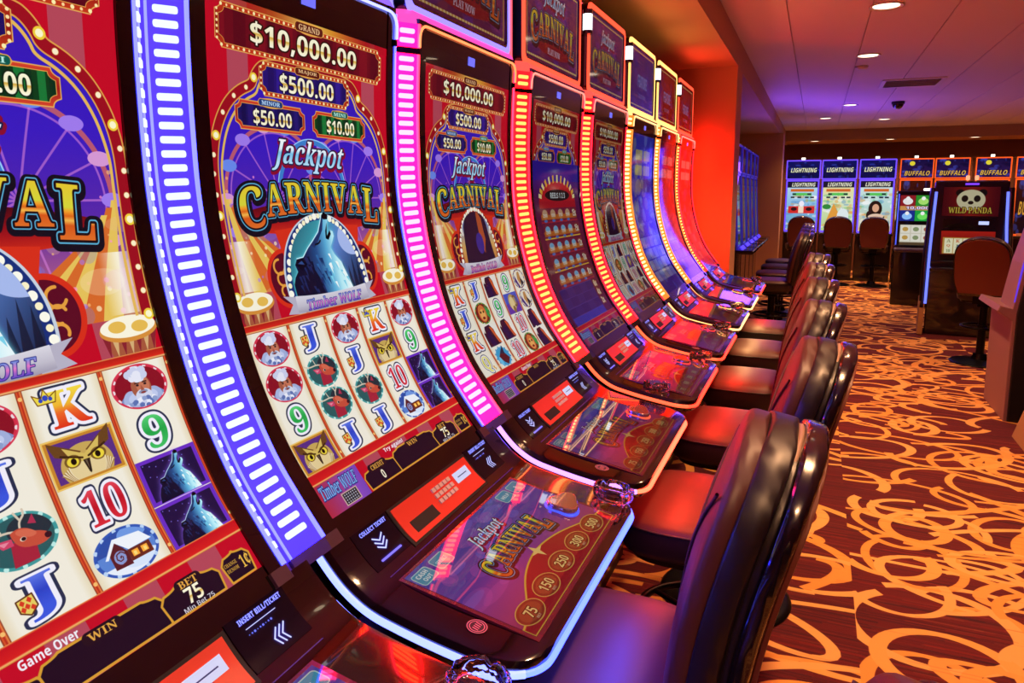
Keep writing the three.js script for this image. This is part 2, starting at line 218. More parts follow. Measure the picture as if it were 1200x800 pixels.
  E(g) { SYM.disc(g, '#e9e2d0', '#4a2c7c', '#e2c060'); g.fillStyle = '#4a2c7c'; poly(g, [[-60, -30], [-10, 50], [-30, 52], [-70, 10]]); g.fill(); g.fillStyle = '#c08a4c'; poly(g, [[-10, -40], [20, -44], [30, 0], [0, 40], [-24, 0]]); g.fill(); g.fillStyle = '#2c2c38'; poly(g, [[20, -10], [60, 30], [10, 52]]); g.fill(); },
  A(g) { g.fillStyle = '#4858c8'; g.fillRect(-94, -62, 188, 124); g.fillStyle = '#6a38a8'; g.fillRect(-94, 0, 188, 62); ell(g, 0, -4, 50, 50, '#b89a5c'); ell(g, -6, 6, 34, 44, '#e2cc94'); ell(g, 0, 40, 18, 22, '#8c6c3c'); g.lineWidth = 12; g.strokeStyle = '#7c5c34'; g.beginPath(); g.arc(38, -8, 30, -2, 2); g.stroke(); },
  U(g) { SYM.disc(g, '#3aa2d8', '#dfe9ef', '#3a8ac0'); g.fillStyle = '#5c1a24'; poly(g, [[-50, -4], [10, -40], [60, 20], [10, 50], [-20, 30]]); g.fill(); g.fillStyle = '#182848'; poly(g, [[-20, -20], [40, -56], [30, -10]]); g.fill(); ell(g, -50, 20, 16, 26, '#6cc8f0'); },
};
function wolfHead(g, x, y, k, rim) {                                          // head thrown back, howling
  g.save(); g.translate(x, y); g.scale(k * 1.25, k);
  const out = [[-100, 96], [-92, 60], [-80, 34], [-70, 22], [-74, 6], [-66, -8], [-48, -10], [-30, -30], [-12, -46], [8, -66], [18, -88], [24, -104], [34, -110], [42, -104], [42, -92], [36, -72], [33, -54], [44, -68], [53, -64], [54, -52], [46, -38], [38, -26], [46, -8], [62, 12], [72, 44], [86, 96]];
  g.shadowColor = rim; g.shadowBlur = 16; poly(g, out); g.fillStyle = '#0c1230'; g.fill(); g.shadowBlur = 0;
  g.save(); poly(g, out); g.clip();
  g.fillStyle = hgrad(g, -50, 0, 74, 0, [[0, '#0e1640'], [0.35, '#24508c'], [0.6, '#5cb0dc'], [0.8, '#b8f0fc'], [1, '#eafcff']]); g.fillRect(-110, -120, 220, 230);
  g.fillStyle = '#0a0f2c'; poly(g, [[-110, 100], [-80, 24], [-46, 2], [-26, 16], [-14, 40], [-4, 70], [2, 100]]); g.fill();
  reseed(5); for (let i = 0; i < 70; i++) { const x = -70 + rnd() * 150, y = -20 + rnd() * 110, c = x < -20 + y * 0.2 ? ['#182a60', '#0a1030'][i % 2] : x < 20 ? ['#2c68a8', '#163468'][i % 2] : ['#f4feff', '#7cd4ee'][i % 2]; g.fillStyle = c; poly(g, [[x - 3, y], [x + 4, y], [x + 6, y + 16 + rnd() * 14]]); g.fill(); }
  g.fillStyle = '#1c3468'; poly(g, [[-20, -36], [8, -62], [22, -98], [30, -104], [22, -70], [4, -44], [-10, -28]]); g.fill();
  g.restore();
  g.fillStyle = '#04060f'; poly(g, [[22, -102], [34, -112], [44, -104], [42, -94], [30, -94]]); g.fill();           // nose
  poly(g, [[38, -86], [33, -54], [44, -68], [46, -58], [36, -44], [28, -48], [30, -66]]); g.fill();                // open mouth
  g.fillStyle = '#05081c'; poly(g, [[-72, 6], [-66, -6], [-50, -8], [-40, 8], [-58, 20]]); g.fill(); g.fillStyle = '#2c4c8c'; poly(g, [[-66, 4], [-54, -2], [-48, 8]]); g.fill();  // ear
  g.strokeStyle = '#04060f'; g.lineWidth = 4; g.lineCap = 'round'; g.beginPath(); g.moveTo(-6, -36); g.quadraticCurveTo(4, -36, 10, -44); g.stroke();
  g.strokeStyle = '#c8f4ff'; g.lineWidth = 2.5; g.beginPath(); out.slice(5, 12).forEach((p, i) => i ? g.lineTo(p[0], p[1]) : g.moveTo(p[0], p[1])); g.stroke();
  g.restore();
}
function carnivalWord(g, cx, y, w, h, k = 1) {                               // bowed show lettering, first and last letters large
  const L = 'CARNIVAL'.split(''), ws = [1.25, 0.95, 0.95, 1.0, 0.5, 0.95, 0.95, 1.05], sum = ws.reduce((a, b) => a + b, 0);
  const pass = (fn) => { let x = cx - w / 2; L.forEach((ch, i) => { const lw = w * ws[i] / sum, mx = x + lw / 2, q = (mx - cx) / (w / 2), dy = h * 0.30 * q * q, tall = (i === 0 || i === 7) ? h * 1.28 : h * (1 + 0.0 * q), oy = (i === 0 || i === 7) ? h * 0.10 : 0; g.save(); g.translate(mx, y + dy + oy); g.rotate(q * 0.10); fn(ch, lw, tall); g.restore(); x += lw; }); };
  pass((ch, lw, t) => fitText(g, ch, 0, 5 * k, lw * 0.98, t, 'bold 100px serif', '#14101e', '#14101e', 26));
  pass((ch, lw, t) => fitText(g, ch, 0, 0, lw * 0.95, t, 'bold 100px serif', '#5ab0d8', '#5ab0d8', 11));
  pass((ch, lw, t) => fitText(g, ch, 0, 0, lw * 0.95, t, 'bold 100px serif', '#1c0e14', '#1c0e14', 7));
  pass((ch, lw, t) => fitText(g, ch, 0, 0, lw * 0.93, t, 'bold 100px serif', (q, hh) => hgrad(q, 0, -hh, 0, 0, [[0, '#e8c832'], [0.42, '#d8d83c'], [0.5, '#f6a02c'], [0.58, '#e0681c'], [0.66, '#f8bc50'], [0.75, '#d8581c'], [1, '#e2702a']])));
}
function jackpotWord(g, cx, cy, w, h) {
  g.save(); g.translate(cx, cy); g.transform(1, 0.03, -0.16, 1, 0, 0);
  fitText(g, 'Jackpot', 3, 5, w, h, 'italic bold 100px serif', '#8a1030', '#8a1030', 20); fitText(g, 'Jackpot', 0, 0, w, h, 'italic bold 100px serif', '#14204c', '#14204c', 9);
  fitText(g, 'Jackpot', 0, 0, w, h, 'italic bold 100px serif', (q, hh) => hgrad(q, 0, -hh, 0, 0, [[0, '#ffffff'], [0.45, '#dff2ff'], [0.6, '#7cc4ee'], [1, '#bfe6ff']])); g.restore();
}
const archPts = (() => { const l = [[6, 960], [4, 760], [0, 560], [8, 470], [34, 390], [80, 320], [140, 274], [196, 252], [206, 226], [230, 196], [262, 176], [512, 150]]; return l.concat(l.slice(0, -1).reverse().map(([x, y]) => [1018 - x, y])); })();
function softArch(g, inset) { const P = archPts.map(([x, y]) => [512 + (x - 512) * (1 - inset / 512), y + (y < 500 ? inset * 0.9 : 0)]); g.beginPath(); P.forEach((p, i) => { if (!i) g.moveTo(p[0], p[1]); else { const q = P[i - 1]; g.quadraticCurveTo(q[0], q[1], (q[0] + p[0]) / 2, (q[1] + p[1]) / 2); } }); g.lineTo(P[P.length - 1][0], P[P.length - 1][1]); return P; }
const SYMS = { J: SYM.J, K: SYM.K, 9: SYM.N, T: SYM.T, Q: SYM.Q, M: SYM.M, D: SYM.D, H: SYM.H, O: SYM.O, W: SYM.W, B: SYM.B, F: SYM.F, E: SYM.E, A: SYM.A, U: SYM.U };
const WOLF_REELS = ['MM9O', 'JDDJ', 'MJDJ', 'KOTH', 'M9WW'], PLAINS_REELS = ['KJKQ', 'JFBU', 'B9BT', '9ATF', 'EEBB'];
function stripes(g, y0, y1) { for (let i = 0; i < 11; i++) { g.fillStyle = i % 2 ? '#b4485a' : '#c40c26'; g.fillRect(i * 93, y0, 93, y1 - y0); } }
function gameScreen(o) {
  const w = 1024, h = 1740, [c, g] = canvas(Math.round(w * o.res), Math.round(h * o.res)); g.scale(o.res, o.res);
  stripes(g, 0, h); g.fillStyle = hgrad(g, 0, 0, w, 0, [[0, 'rgba(150,20,20,0)'], [0.3, '#b0481c'], [0.5, '#e8c860'], [0.62, '#d8902c'], [0.85, '#a8181c'], [1, 'rgba(150,20,20,0)']]); g.fillRect(0, 0, w, 30);
  // arch with the fairground inside
  softArch(g, 6); g.save(); g.clip(); g.fillStyle = hgrad(g, 0, 150, 0, 1060, [[0, '#3418b4'], [0.35, '#3a1cc0'], [0.6, '#5c2aa8'], [0.75, '#a8588c'], [0.9, '#c88a64'], [1, '#7c3a70']]); g.fillRect(0, 140, w, 940);
  reseed(o.seed);
  g.lineWidth = 15; for (const [cx, cy, r] of [[300, 640, 250], [720, 640, 250]]) { g.strokeStyle = 'rgba(226,110,90,0.75)'; g.beginPath(); g.arc(cx, cy, r, 0, 7); g.stroke(); g.lineWidth = 6; g.strokeStyle = 'rgba(216,130,220,0.6)'; g.beginPath(); g.arc(cx, cy, r - 22, 0, 7); g.stroke(); for (let i = 0; i < 14; i++) { const a = i / 14 * 6.28; g.beginPath(); g.moveTo(cx, cy); g.lineTo(cx + Math.cos(a) * r, cy + Math.sin(a) * r); g.stroke(); ell(g, cx + Math.cos(a) * r, cy + Math.sin(a) * r, 34, 20, ['#a07cf0', '#d89ad8', '#6a8cf0'][i % 3]); } g.lineWidth = 15; }
  for (const s of [-1, 1]) { for (let i = 0; i < 6; i++) { g.fillStyle = i % 2 ? '#d86a2c' : '#e8c45c'; poly(g, [[512 + s * (470 - i * 18), 640 + i * 20], [512 + s * (420 - i * 60), 960], [512 + s * (360 - i * 60), 960], [512 + s * (452 - i * 18), 640 + i * 20]]); g.fill(); } }
  for (let i = 0; i < 130; i++) { const x = rnd() * w, y = 560 + rnd() * 430; dot(g, x, y, 2 + rnd() * 6, ['rgba(255,236,190,0.75)', 'rgba(255,150,210,0.7)', 'rgba(250,190,120,0.7)', 'rgba(170,120,250,0.6)'][i % 4]); }
  for (let i = 0; i < 26; i++) { const x = rnd() * w, y = 700 + rnd() * 280; ell(g, x, y, 20 + rnd() * 50, 12 + rnd() * 34, ['rgba(238,190,150,0.28)', 'rgba(220,110,200,0.28)', 'rgba(120,130,240,0.28)', 'rgba(250,230,200,0.3)'][i % 4]); }
  for (const x of [70, 954]) { g.fillStyle = hgrad(g, x - 60, 0, x + 60, 0, [[0, 'rgba(255,255,255,0)'], [0.5, 'rgba(255,250,235,0.9)'], [1, 'rgba(255,255,255,0)']]); g.fillRect(x - 60, 780, 120, 170); }
  g.restore();
  for (const x of [86, 938]) { g.fillStyle = '#a8583c'; poly(g, [[x - 84, 990], [x + 84, 990], [x + 64, 1062], [x - 64, 1062]]); g.fill(); for (let i = 0; i < 7; i++) { g.fillStyle = i % 2 ? '#d8b078' : '#8a2430'; poly(g, [[x - 84 + i * 24, 1000], [x - 60 + i * 24, 1000], [x - 72 + i * 22, 1062]]); g.fill(); } ell(g, x, 992, 88, 34, '#d8903c'); ell(g, x, 984, 84, 30, '#fdf8e2'); ell(g, x - 34, 982, 26, 16, '#e8bc54'); ell(g, x + 34, 988, 26, 16, '#e8bc54'); }
  // lit border of the arch
  g.lineJoin = 'round';
  softArch(g, 8); g.lineWidth = 40; g.strokeStyle = '#e0a04a'; g.stroke(); softArch(g, 8); g.lineWidth = 31; g.strokeStyle = '#9c1020'; g.stroke();
  softArch(g, 40); g.lineWidth = 9; g.strokeStyle = '#e6b95a'; g.stroke();
  { const P = []; archPts.slice(0, 11).forEach((p, i, a) => { if (i) { const q = a[i - 1], n = Math.max(1, Math.round(Math.hypot(p[0] - q[0], p[1] - q[1]) / 34)); for (let k = 0; k < n; k++) P.push([q[0] + (p[0] - q[0]) * k / n, q[1] + (p[1] - q[1]) * k / n]); } });
    P.forEach(([x, y], i) => { if (i % 2) return; const X = 512 + (x - 512) * (1 - 8 / 512), Y = y + (y < 500 ? 8 : 0), big = i % 8 === 0; for (const xx of [X, 1024 - X]) { if (big) { dot(g, xx, Y, 16, '#f2d23c'); dot(g, xx, Y, 10, '#fffbd0'); } else { dot(g, xx, Y, 9, '#e2a860'); dot(g, xx, Y, 7.5, '#fff2cc'); } } }); }
  // prize plaques
  plaque(g, 46, 20, 894 + 40, 140, 26, ['#6a0c1c', '#8c1420', '#4c0818'], ['#c83a1c', '#8c1414'], true); fitText(g, '$10,000.00', 500, 92, 610, 84, 'bold 100px sans-serif', goldText, '#2a1008', 12);
  nameTag(g, 'GRAND', 505, 22, 170, 46, '#5c1c14', '#f0c890');
  plaque(g, 238, 172, 510, 116, 22, ['#241470', '#3a22a8', '#1a0e50'], ['#c8401c', '#8c1414'], true); fitText(g, '$500.00', 494, 234, 316, 70, 'bold 100px sans-serif', goldText, '#140a30', 12); nameTag(g, 'MAJOR', 494, 180, 150, 38, '#5c1c14', '#f0c890');
  plaque(g, 118, 312, 350, 96, 22, ['#1c145c', '#2c1e80', '#120c40'], ['#d8462c', '#9c1c1c'], false); fitText(g, '$50.00', 298, 364, 200, 58, 'bold 100px sans-serif', goldText, '#140a30', 12); nameTag(g, 'MINOR', 290, 312, 130, 34, '#1c3c78', '#bfe0ff');
  plaque(g, 514, 312, 342, 96, 22, ['#0c3c1c', '#24a84c', '#08281c'], ['#d8462c', '#9c1c1c'], false); fitText(g, '$10.00', 690, 364, 186, 58, 'bold 100px sans-serif', goldText, '#0a2010', 12); nameTag(g, 'MINI', 686, 312, 112, 34, '#0c5c50', '#bff0e4');
  if (o.kind === 'hold') { holdBoard(g); }
  else {
    // name board
    g.strokeStyle = '#3c80d0'; g.lineWidth = 20; g.beginPath(); g.arc(500, 620, 190, Math.PI * 1.06, Math.PI * 1.94); g.stroke(); g.lineWidth = 4; g.strokeStyle = '#9cd0ff'; g.beginPath(); g.arc(500, 620, 200, Math.PI * 1.06, Math.PI * 1.94); g.stroke();
    g.fillStyle = hgrad(g, 0, 640, 0, 770, [[0, '#3c0814'], [0.6, '#a0141c'], [1, '#d8301c']]); g.beginPath(); g.moveTo(88, 690); g.quadraticCurveTo(500, 600, 920, 690); g.lineTo(912, 742); g.quadraticCurveTo(700, 770, 500, 776); g.quadraticCurveTo(300, 772, 108, 748); g.closePath(); g.fill();
    carnivalWord(g, 502, 634, 830, 112); jackpotWord(g, 490, 488, 390, 118);
    // picture window
    for (const s of [-1, 1]) { g.fillStyle = '#d8301c'; g.beginPath(); g.ellipse(500 + s * 232, 925, 98, 108, 0, 0, 7); g.fill(); g.fillStyle = '#5c0c24'; g.beginPath(); g.ellipse(500 + s * 232, 925, 82, 92, 0, 0, 7); g.fill(); g.strokeStyle = '#e8a040'; g.lineWidth = 9; g.lineCap = 'round'; for (let i = 0; i < 3; i++) { g.beginPath(); g.arc(500 + s * (262 - i * 4), 880 + i * 44, 26 - i * 3, 0.4 + i, 4.8 + i); g.stroke(); } g.fillStyle = '#d8301c'; poly(g, [[500 + s * 100, 742], [500 + s * 250, 752], [500 + s * 222, 860], [500 + s * 150, 850]]); g.fill(); }
    const win = (k) => { g.beginPath(); g.moveTo(500 - 226 * k, 1010); g.bezierCurveTo(500 - 250 * k, 830, 500 - 150 * k, 870 - 158 * k, 500, 870 - 160 * k); g.bezierCurveTo(500 + 150 * k, 870 - 158 * k, 500 + 250 * k, 830, 500 + 226 * k, 1010); g.closePath(); };
    win(1.08); g.fillStyle = o.kind === 'wolf' ? '#c8d4e4' : '#d8381c'; g.fill(); win(1.04); g.fillStyle = o.kind === 'wolf' ? '#16307a' : '#8c1420'; g.fill();
    for (let i = 0; i <= 30; i++) { const a = Math.PI * (1.02 + 0.96 * i / 30) + 0.0, rx = 232, X = 500 + Math.cos(a) * rx * (1 + 0.02 * Math.sin(a)), Y = 1000 + Math.sin(a) * 292; dot(g, X, Math.min(1000, Y), i % 2 ? 10 : 13, i % 2 ? '#fff6cc' : '#fffef0'); }
    win(0.92); g.save(); g.clip();
    if (o.kind === 'wolf') { g.fillStyle = hgrad(g, 280, 660, 720, 1010, [[0, '#1c3a54'], [0.4, '#3aa0b0'], [0.6, '#5c84d0'], [1, '#101c3c']]); g.fillRect(240, 640, 520, 400); ell(g, 690, 800, 90, 70, '#a8bcf0'); g.fillStyle = 'rgba(16,20,40,0.7)'; for (let i = 0; i < 8; i++) { poly(g, [[560 + i * 30, 1010], [575 + i * 30, 870 + (i % 3) * 20], [590 + i * 30, 1010]]); g.fill(); } }
    else { g.fillStyle = hgrad(g, 0, 660, 0, 1010, [[0, '#5c2a4c'], [0.4, '#7c8cc0'], [0.7, '#d8a860'], [1, '#c87c3c']]); g.fillRect(240, 640, 520, 400); g.fillStyle = '#281430'; poly(g, [[320, 1010], [350, 800], [420, 690], [500, 660], [580, 690], [640, 800], [680, 1010]]); g.fill(); g.fillStyle = '#b0502c'; poly(g, [[520, 700], [580, 760], [600, 880], [560, 960], [530, 860]]); g.fill(); g.strokeStyle = '#e4dcd4'; g.lineWidth = 22; g.lineCap = 'round'; g.beginPath(); g.arc(420, 810, 96, Math.PI * 0.9, Math.PI * 1.5); g.stroke(); g.beginPath(); g.arc(590, 810, 90, -Math.PI * 0.5, Math.PI * 0.12); g.stroke(); ell(g, 520, 900, 46, 60, '#3a2a8c'); }
    g.restore(); if (o.kind === 'wolf') { g.save(); g.beginPath(); g.rect(296, 600, 410, 410); g.clip(); wolfHead(g, 470, 872, 1.60, '#7cf0ff'); g.restore(); }
    g.fillStyle = '#b8b4c8'; poly(g, [[222, 985], [320, 1000], [320, 1062], [228, 1052], [262, 1020]]); g.fill(); poly(g, [[778, 985], [680, 1000], [680, 1062], [772, 1052], [738, 1020]]); g.fill();
    g.fillStyle = hgrad(g, 0, 985, 0, 1062, [[0, '#e4e2ec'], [0.6, '#c4c0d0'], [1, '#9c96ac']]); g.beginPath(); g.moveTo(284, 992); g.quadraticCurveTo(500, 1014, 716, 992); g.lineTo(720, 1052); g.quadraticCurveTo(500, 1078, 280, 1052); g.closePath(); g.fill();
    fitText(g, o.title, 500, 1032, 340, 42, 'italic bold 60px serif', (q, hh) => hgrad(q, 0, -hh, 0, 0, [[0, '#5c9ae8'], [0.5, '#e87cc8'], [1, '#6a4cc8']]), o.kind === 'wolf' ? '#2c2c8c' : '#a8202c', 5);
    reels(g, o.reels);
  }
  // meters
  stripes(g, 1622, 1740); g.fillStyle = '#c8141f'; g.fillRect(0, 1590, w, 32); g.fillStyle = hgrad(g, 0, 1586, 0, 1624, [[0, '#f0a050'], [0.12, '#c8141f'], [0.8, '#d8201f'], [0.9, '#f8bc70'], [1, '#c87830']]); g.fillRect(0, 1586, w, 38);
  g.fillStyle = hgrad(g, 0, 0, 300, 0, [[0, '#b4283c'], [0.6, '#8c4cc0'], [1, '#5c3cb0']]); g.fillRect(0, 1624, 230, 116); fitText(g, o.title, 110, 1656, 190, 50, 'italic bold 60px serif', '#7cb4f0', '#2c2c7c', 8); g.fillStyle = '#c8a8a0'; g.fillRect(96, 1688, 84, 46); g.fillStyle = '#2c2a34'; g.fillRect(101, 1692, 74, 38); for (let i = 0; i < 6; i++) for (let k = 0; k < 4; k++) dot(g, 110 + i * 11, 1698 + k * 9, 2.6, '#c8ccd8');
  const box = (x0, x1, y0) => { g.beginPath(); g.moveTo(x0 + 14, y0 + 8); g.quadraticCurveTo(x0 + 40, y0 + 6, x0 + 50, y0); g.lineTo(x1 - 50, y0); g.quadraticCurveTo(x1 - 40, y0 + 6, x1 - 14, y0 + 8); g.lineTo(x1, y0 + 24); g.lineTo(x1 - 6, 1736); g.lineTo(x0 + 6, 1736); g.lineTo(x0, y0 + 24); g.closePath(); g.fillStyle = '#1c0c20'; g.fill(); g.lineWidth = 6; g.strokeStyle = '#d89c34'; g.stroke(); };
  box(236, 440, 1666); box(430, 732, 1652); box(722, 902, 1664); box(914, 1010, 1660);
  const tagw = (t, x, y, ww) => { g.fillStyle = '#24101c'; g.beginPath(); g.roundRect(x - ww / 2, y - 15, ww, 30, 14); g.fill(); fitText(g, t, x, y, ww * 0.72, 18, 'bold 40px serif', '#e8ac48'); };
  tagw('CREDIT', 330, 1668, 110); tagw('WIN', 580, 1662, 96); tagw('BET', 812, 1668, 80);
  fitText(g, '0', 336, 1706, 20, 36, 'bold 60px sans-serif', '#f4ecd0'); fitText(g, '75', 812, 1700, 52, 40, 'bold 60px sans-serif', goldText); fitText(g, 'Min Bet 75', 812, 1728, 96, 12, '30px sans-serif', '#e8e8f4'); fitText(g, '1¢', 988, 1698, 32, 36, 'bold 60px serif', '#f0c04c'); fitText(g, 'CHANGE', 942, 1688, 44, 10, 'bold 40px serif', '#d8a83c'); fitText(g, 'DENOM', 942, 1704, 40, 10, 'bold 40px serif', '#d8a83c');
  fitText(g, o.message, 470, 1638, 130, 22, 'bold 50px sans-serif', '#f4f2fa');
  return ctex(c);
}
function reels(g, R) {
  const y0 = 1084, y1 = 1590, cw = 1024 / 5, rh = (y1 - y0) / 4;
  g.fillStyle = '#f0e8d0'; g.fillRect(0, y0, 1024, y1 - y0);
  for (let c = 0; c < 5; c++) { g.fillStyle = hgrad(g, c * cw, 0, (c + 1) * cw, 0, [[0, '#e4d4ac'], [0.15, '#f4efe0'], [0.85, '#f4efe0'], [1, '#e4d4ac']]); g.fillRect(c * cw, y0, cw, y1 - y0);
    for (let r = 0; r < 4; r++) { g.save(); g.translate((c + 0.5) * cw, y0 + (r + 0.5) * rh + 2); g.scale(0.98, 1.0); SYMS[R[c][r]](g); g.restore(); } }
  for (let c = 0; c <= 5; c++) { const x = c * cw; g.fillStyle = hgrad(g, x - 8, 0, x + 8, 0, [[0, '#7c2418'], [0.25, '#e0582c'], [0.5, '#b4281c'], [0.75, '#f08844'], [1, '#7c2418']]); g.fillRect(x - 8, y0 - 4, 16, y1 - y0 + 6); dot(g, x, y0 + 20, 5, '#f8c070'); dot(g, x, y1 - 26, 5, '#f8c070'); }
  g.fillStyle = hgrad(g, 0, 1058, 0, 1086, [[0, '#f0b060'], [0.15, '#b82018'], [0.7, '#d8281c'], [0.85, '#f8c880'], [1, '#8c2c18']]); g.fillRect(0, 1058, 1024, 28);
}
function holdBoard(g) {                                                       // the bonus board: rows of coin pots with their prizes
  g.fillStyle = '#46185c'; g.fillRect(0, 430, 1024, 1160); g.fillStyle = hgrad(g, 0, 420, 0, 1590, [[0, '#3a1cb4'], [0.2, '#5c1c54'], [0.5, '#6c1a3c'], [1, '#5a1430']]); g.fillRect(0, 420, 1024, 1170);
  g.fillStyle = '#2c1c9c'; g.fillRect(0, 400, 1024, 130);
  g.fillStyle = '#c8202c'; g.beginPath(); g.moveTo(110, 690); g.bezierCurveTo(140, 480, 880, 480, 914, 690); g.closePath(); g.fill();
  for (let i = 0; i < 13; i++) { const a = Math.PI * (1.05 + 0.9 * i / 12), x = 512 + Math.cos(a) * 372, y = 664 + Math.sin(a) * 150; g.save(); g.translate(x, y); g.rotate(a + Math.PI / 2); g.fillStyle = i % 2 ? '#f0b83c' : '#fff0a8'; g.fillRect(-15, -28, 30, 56); g.restore(); }
  ell(g, 512, 634, 270, 42, '#2a1c20'); fitText(g, 'REELS 1 2 3', 512, 634, 330, 44, 'bold 60px sans-serif', '#dfe6e8');
  g.fillStyle = '#b81c2c'; g.fillRect(110, 676, 804, 60);
  for (let r = 0; r < 5; r++) { const y = 724 + r * 118; g.fillStyle = '#7c2440'; g.fillRect(110 + r * 8, y, 800, 112); g.fillStyle = '#c0682c'; g.fillRect(120 + r * 8, y + 48, 780, 34); g.fillStyle = r % 2 ? '#e8c23c' : '#b8283c'; g.fillRect(110 + r * 8, y + 96, 800, 9);
    for (let c = 0; c < 4; c++) { const x = 200 + r * 8 + c * 165; ell(g, x, y + 46, 58, 34, '#c8864c'); ell(g, x, y + 32, 46, 22, r ? '#7cb4dc' : '#c8a080'); fitText(g, ['2500', '1000', '750', '500'][c], x, y + 54, 90, 22, 'bold 40px sans-serif', '#e4dccc'); ell(g, x, y + 92, 34, 10, '#4a78c8'); }
    fitText(g, ['15x', '15x', '12x', '10x', '8x'][r], 850 + r * 8, y + 44, 90, 56, 'bold 60px sans-serif', '#f4ecdc', '#8a4a1c', 10); }
  for (let r = 0; r < 4; r++) { const y = 1310 + r * 72; for (let c = 0; c < 5; c++) { g.fillStyle = r === 3 ? '#3a3ab4' : (c + r) % 2 ? '#3a2878' : '#301e6c'; g.fillRect(70 + c * 150, y, 148, 70); } g.strokeStyle = '#5a4ab0'; g.lineWidth = 3; g.beginPath(); g.moveTo(70, y); g.lineTo(820, y); g.stroke(); if (r < 3) fitText(g, ['6x', '4x', '2x'][r], 890, y + 34, 76, 52, 'bold 60px sans-serif', '#f0e4c8', '#b4762c', 10); }
}
function deckPicture() {                                                      // the touch screen of the deck
  const w = 880, h = 462, [c, g] = canvas(w, h);
  g.fillStyle = hgrad(g, 0, 0, 0, h, [[0, '#3c4ca8'], [0.5, '#6a3ca0'], [0.8, '#a03c70'], [1, '#7c2440']]); g.fillRect(0, 0, w, h); reseed(9);
  for (let i = 0; i < 60; i++) ell(g, rnd() * w, rnd() * h * 0.6, 20 + rnd() * 70, 10 + rnd() * 30, ['rgba(110,120,230,0.35)', 'rgba(200,90,180,0.3)', 'rgba(60,60,160,0.35)'][i % 3]);
  g.fillStyle = '#a01c28'; g.beginPath(); g.moveTo(0, h); g.lineTo(0, 420); g.bezierCurveTo(150, 400, 200, 300, 430, 290); g.bezierCurveTo(660, 300, 730, 400, 880, 400); g.lineTo(w, h); g.closePath(); g.fill(); g.lineWidth = 7; g.strokeStyle = '#d8b040'; g.stroke();
  poly(g, [[430, 258], [442, 288], [474, 296], [442, 304], [430, 336], [418, 304], [388, 296], [418, 288]]); g.fillStyle = '#f0d478'; g.fill();
  jackpotWord(g, 420, 100, 210, 80); carnivalWord(g, 430, 196, 470, 86);
  for (const [x, y, a, b] of [[54, 46, 'CASH', 'OUT'], [166, 46, 'SERVICE', ''], [w - 160, 42, 'HELP', ''], [w - 56, 42, '$', '']]) { g.fillStyle = '#3c9cb8'; g.strokeStyle = '#b8d8d0'; g.lineWidth = 4; g.beginPath(); g.roundRect(x - 44, y - 30, 88, 60, 12); g.fill(); g.stroke(); fitText(g, a, x, b ? y - 12 : y, a.length > 1 ? 62 : 18, 16, 'bold 40px sans-serif', '#dff4f0'); if (b) fitText(g, b, x, y + 12, 46, 16, 'bold 40px sans-serif', '#dff4f0'); }
  ['75', '150', '250', '300', '500'].forEach((t, i) => { const x = 96 + i * 166, y = 404 + (i % 2 ? -8 : 0) - (i === 2 ? 12 : 0); ell(g, x, y, 76, 44, '#d8a850'); ell(g, x, y, 71, 40, '#8c3424'); ell(g, x, y, 58, 32, '#a04a2c'); fitText(g, t, x, y, t.length * 26, 38, 'bold 60px sans-serif', '#f0d480', '#4c1414', 8); fitText(g, 'BET', x, y + 29, 26, 9, '30px sans-serif', '#e8c8a0'); });
  return ctex(c);
}
function topPicture(a, b, word) {
  const w = 512, h = 286, [c, g] = canvas(w, h); g.fillStyle = hgrad(g, 0, 0, 0, h, [[0, a], [1, b]]); g.fillRect(0, 0, w, h); reseed(21);
  for (let i = 0; i < 40; i++) ell(g, rnd() * w, rnd() * h, 20 + rnd() * 60, 10 + rnd() * 30, ['rgba(90,60,200,0.25)', 'rgba(200,60,120,0.2)', 'rgba(230,120,60,0.15)'][i % 3]);
  g.strokeStyle = '#d8a850'; g.lineWidth = 6; g.strokeRect(16, 14, w - 32, h - 28); for (let i = 0; i < 30; i++) { dot(g, 20 + i * 16.3, 14, 3.4, '#ffe9a8'); dot(g, 20 + i * 16.3, h - 14, 3.4, '#ffe9a8'); }
  if (word) { g.fillStyle = '#8c1420'; g.beginPath(); g.ellipse(256, 210, 200, 44, 0, 0, 7); g.fill(); jackpotWord(g, 262, 74, 190, 70); carnivalWord(g, 256, 158, 430, 72); fitText(g, 'PLAY NOW', 256, 236, 120, 20, 'bold 40px serif', '#d8d0e8'); }
  else { fitText(g, 'FEATURE', 256, 150, 200, 60, 'bold 60px sans-serif', '#8c9ce0'); fitText(g, 'PLAY NOW', 256, 220, 140, 20, 'bold 40px serif', '#8c8cc8'); }
  return ctex(c);
}
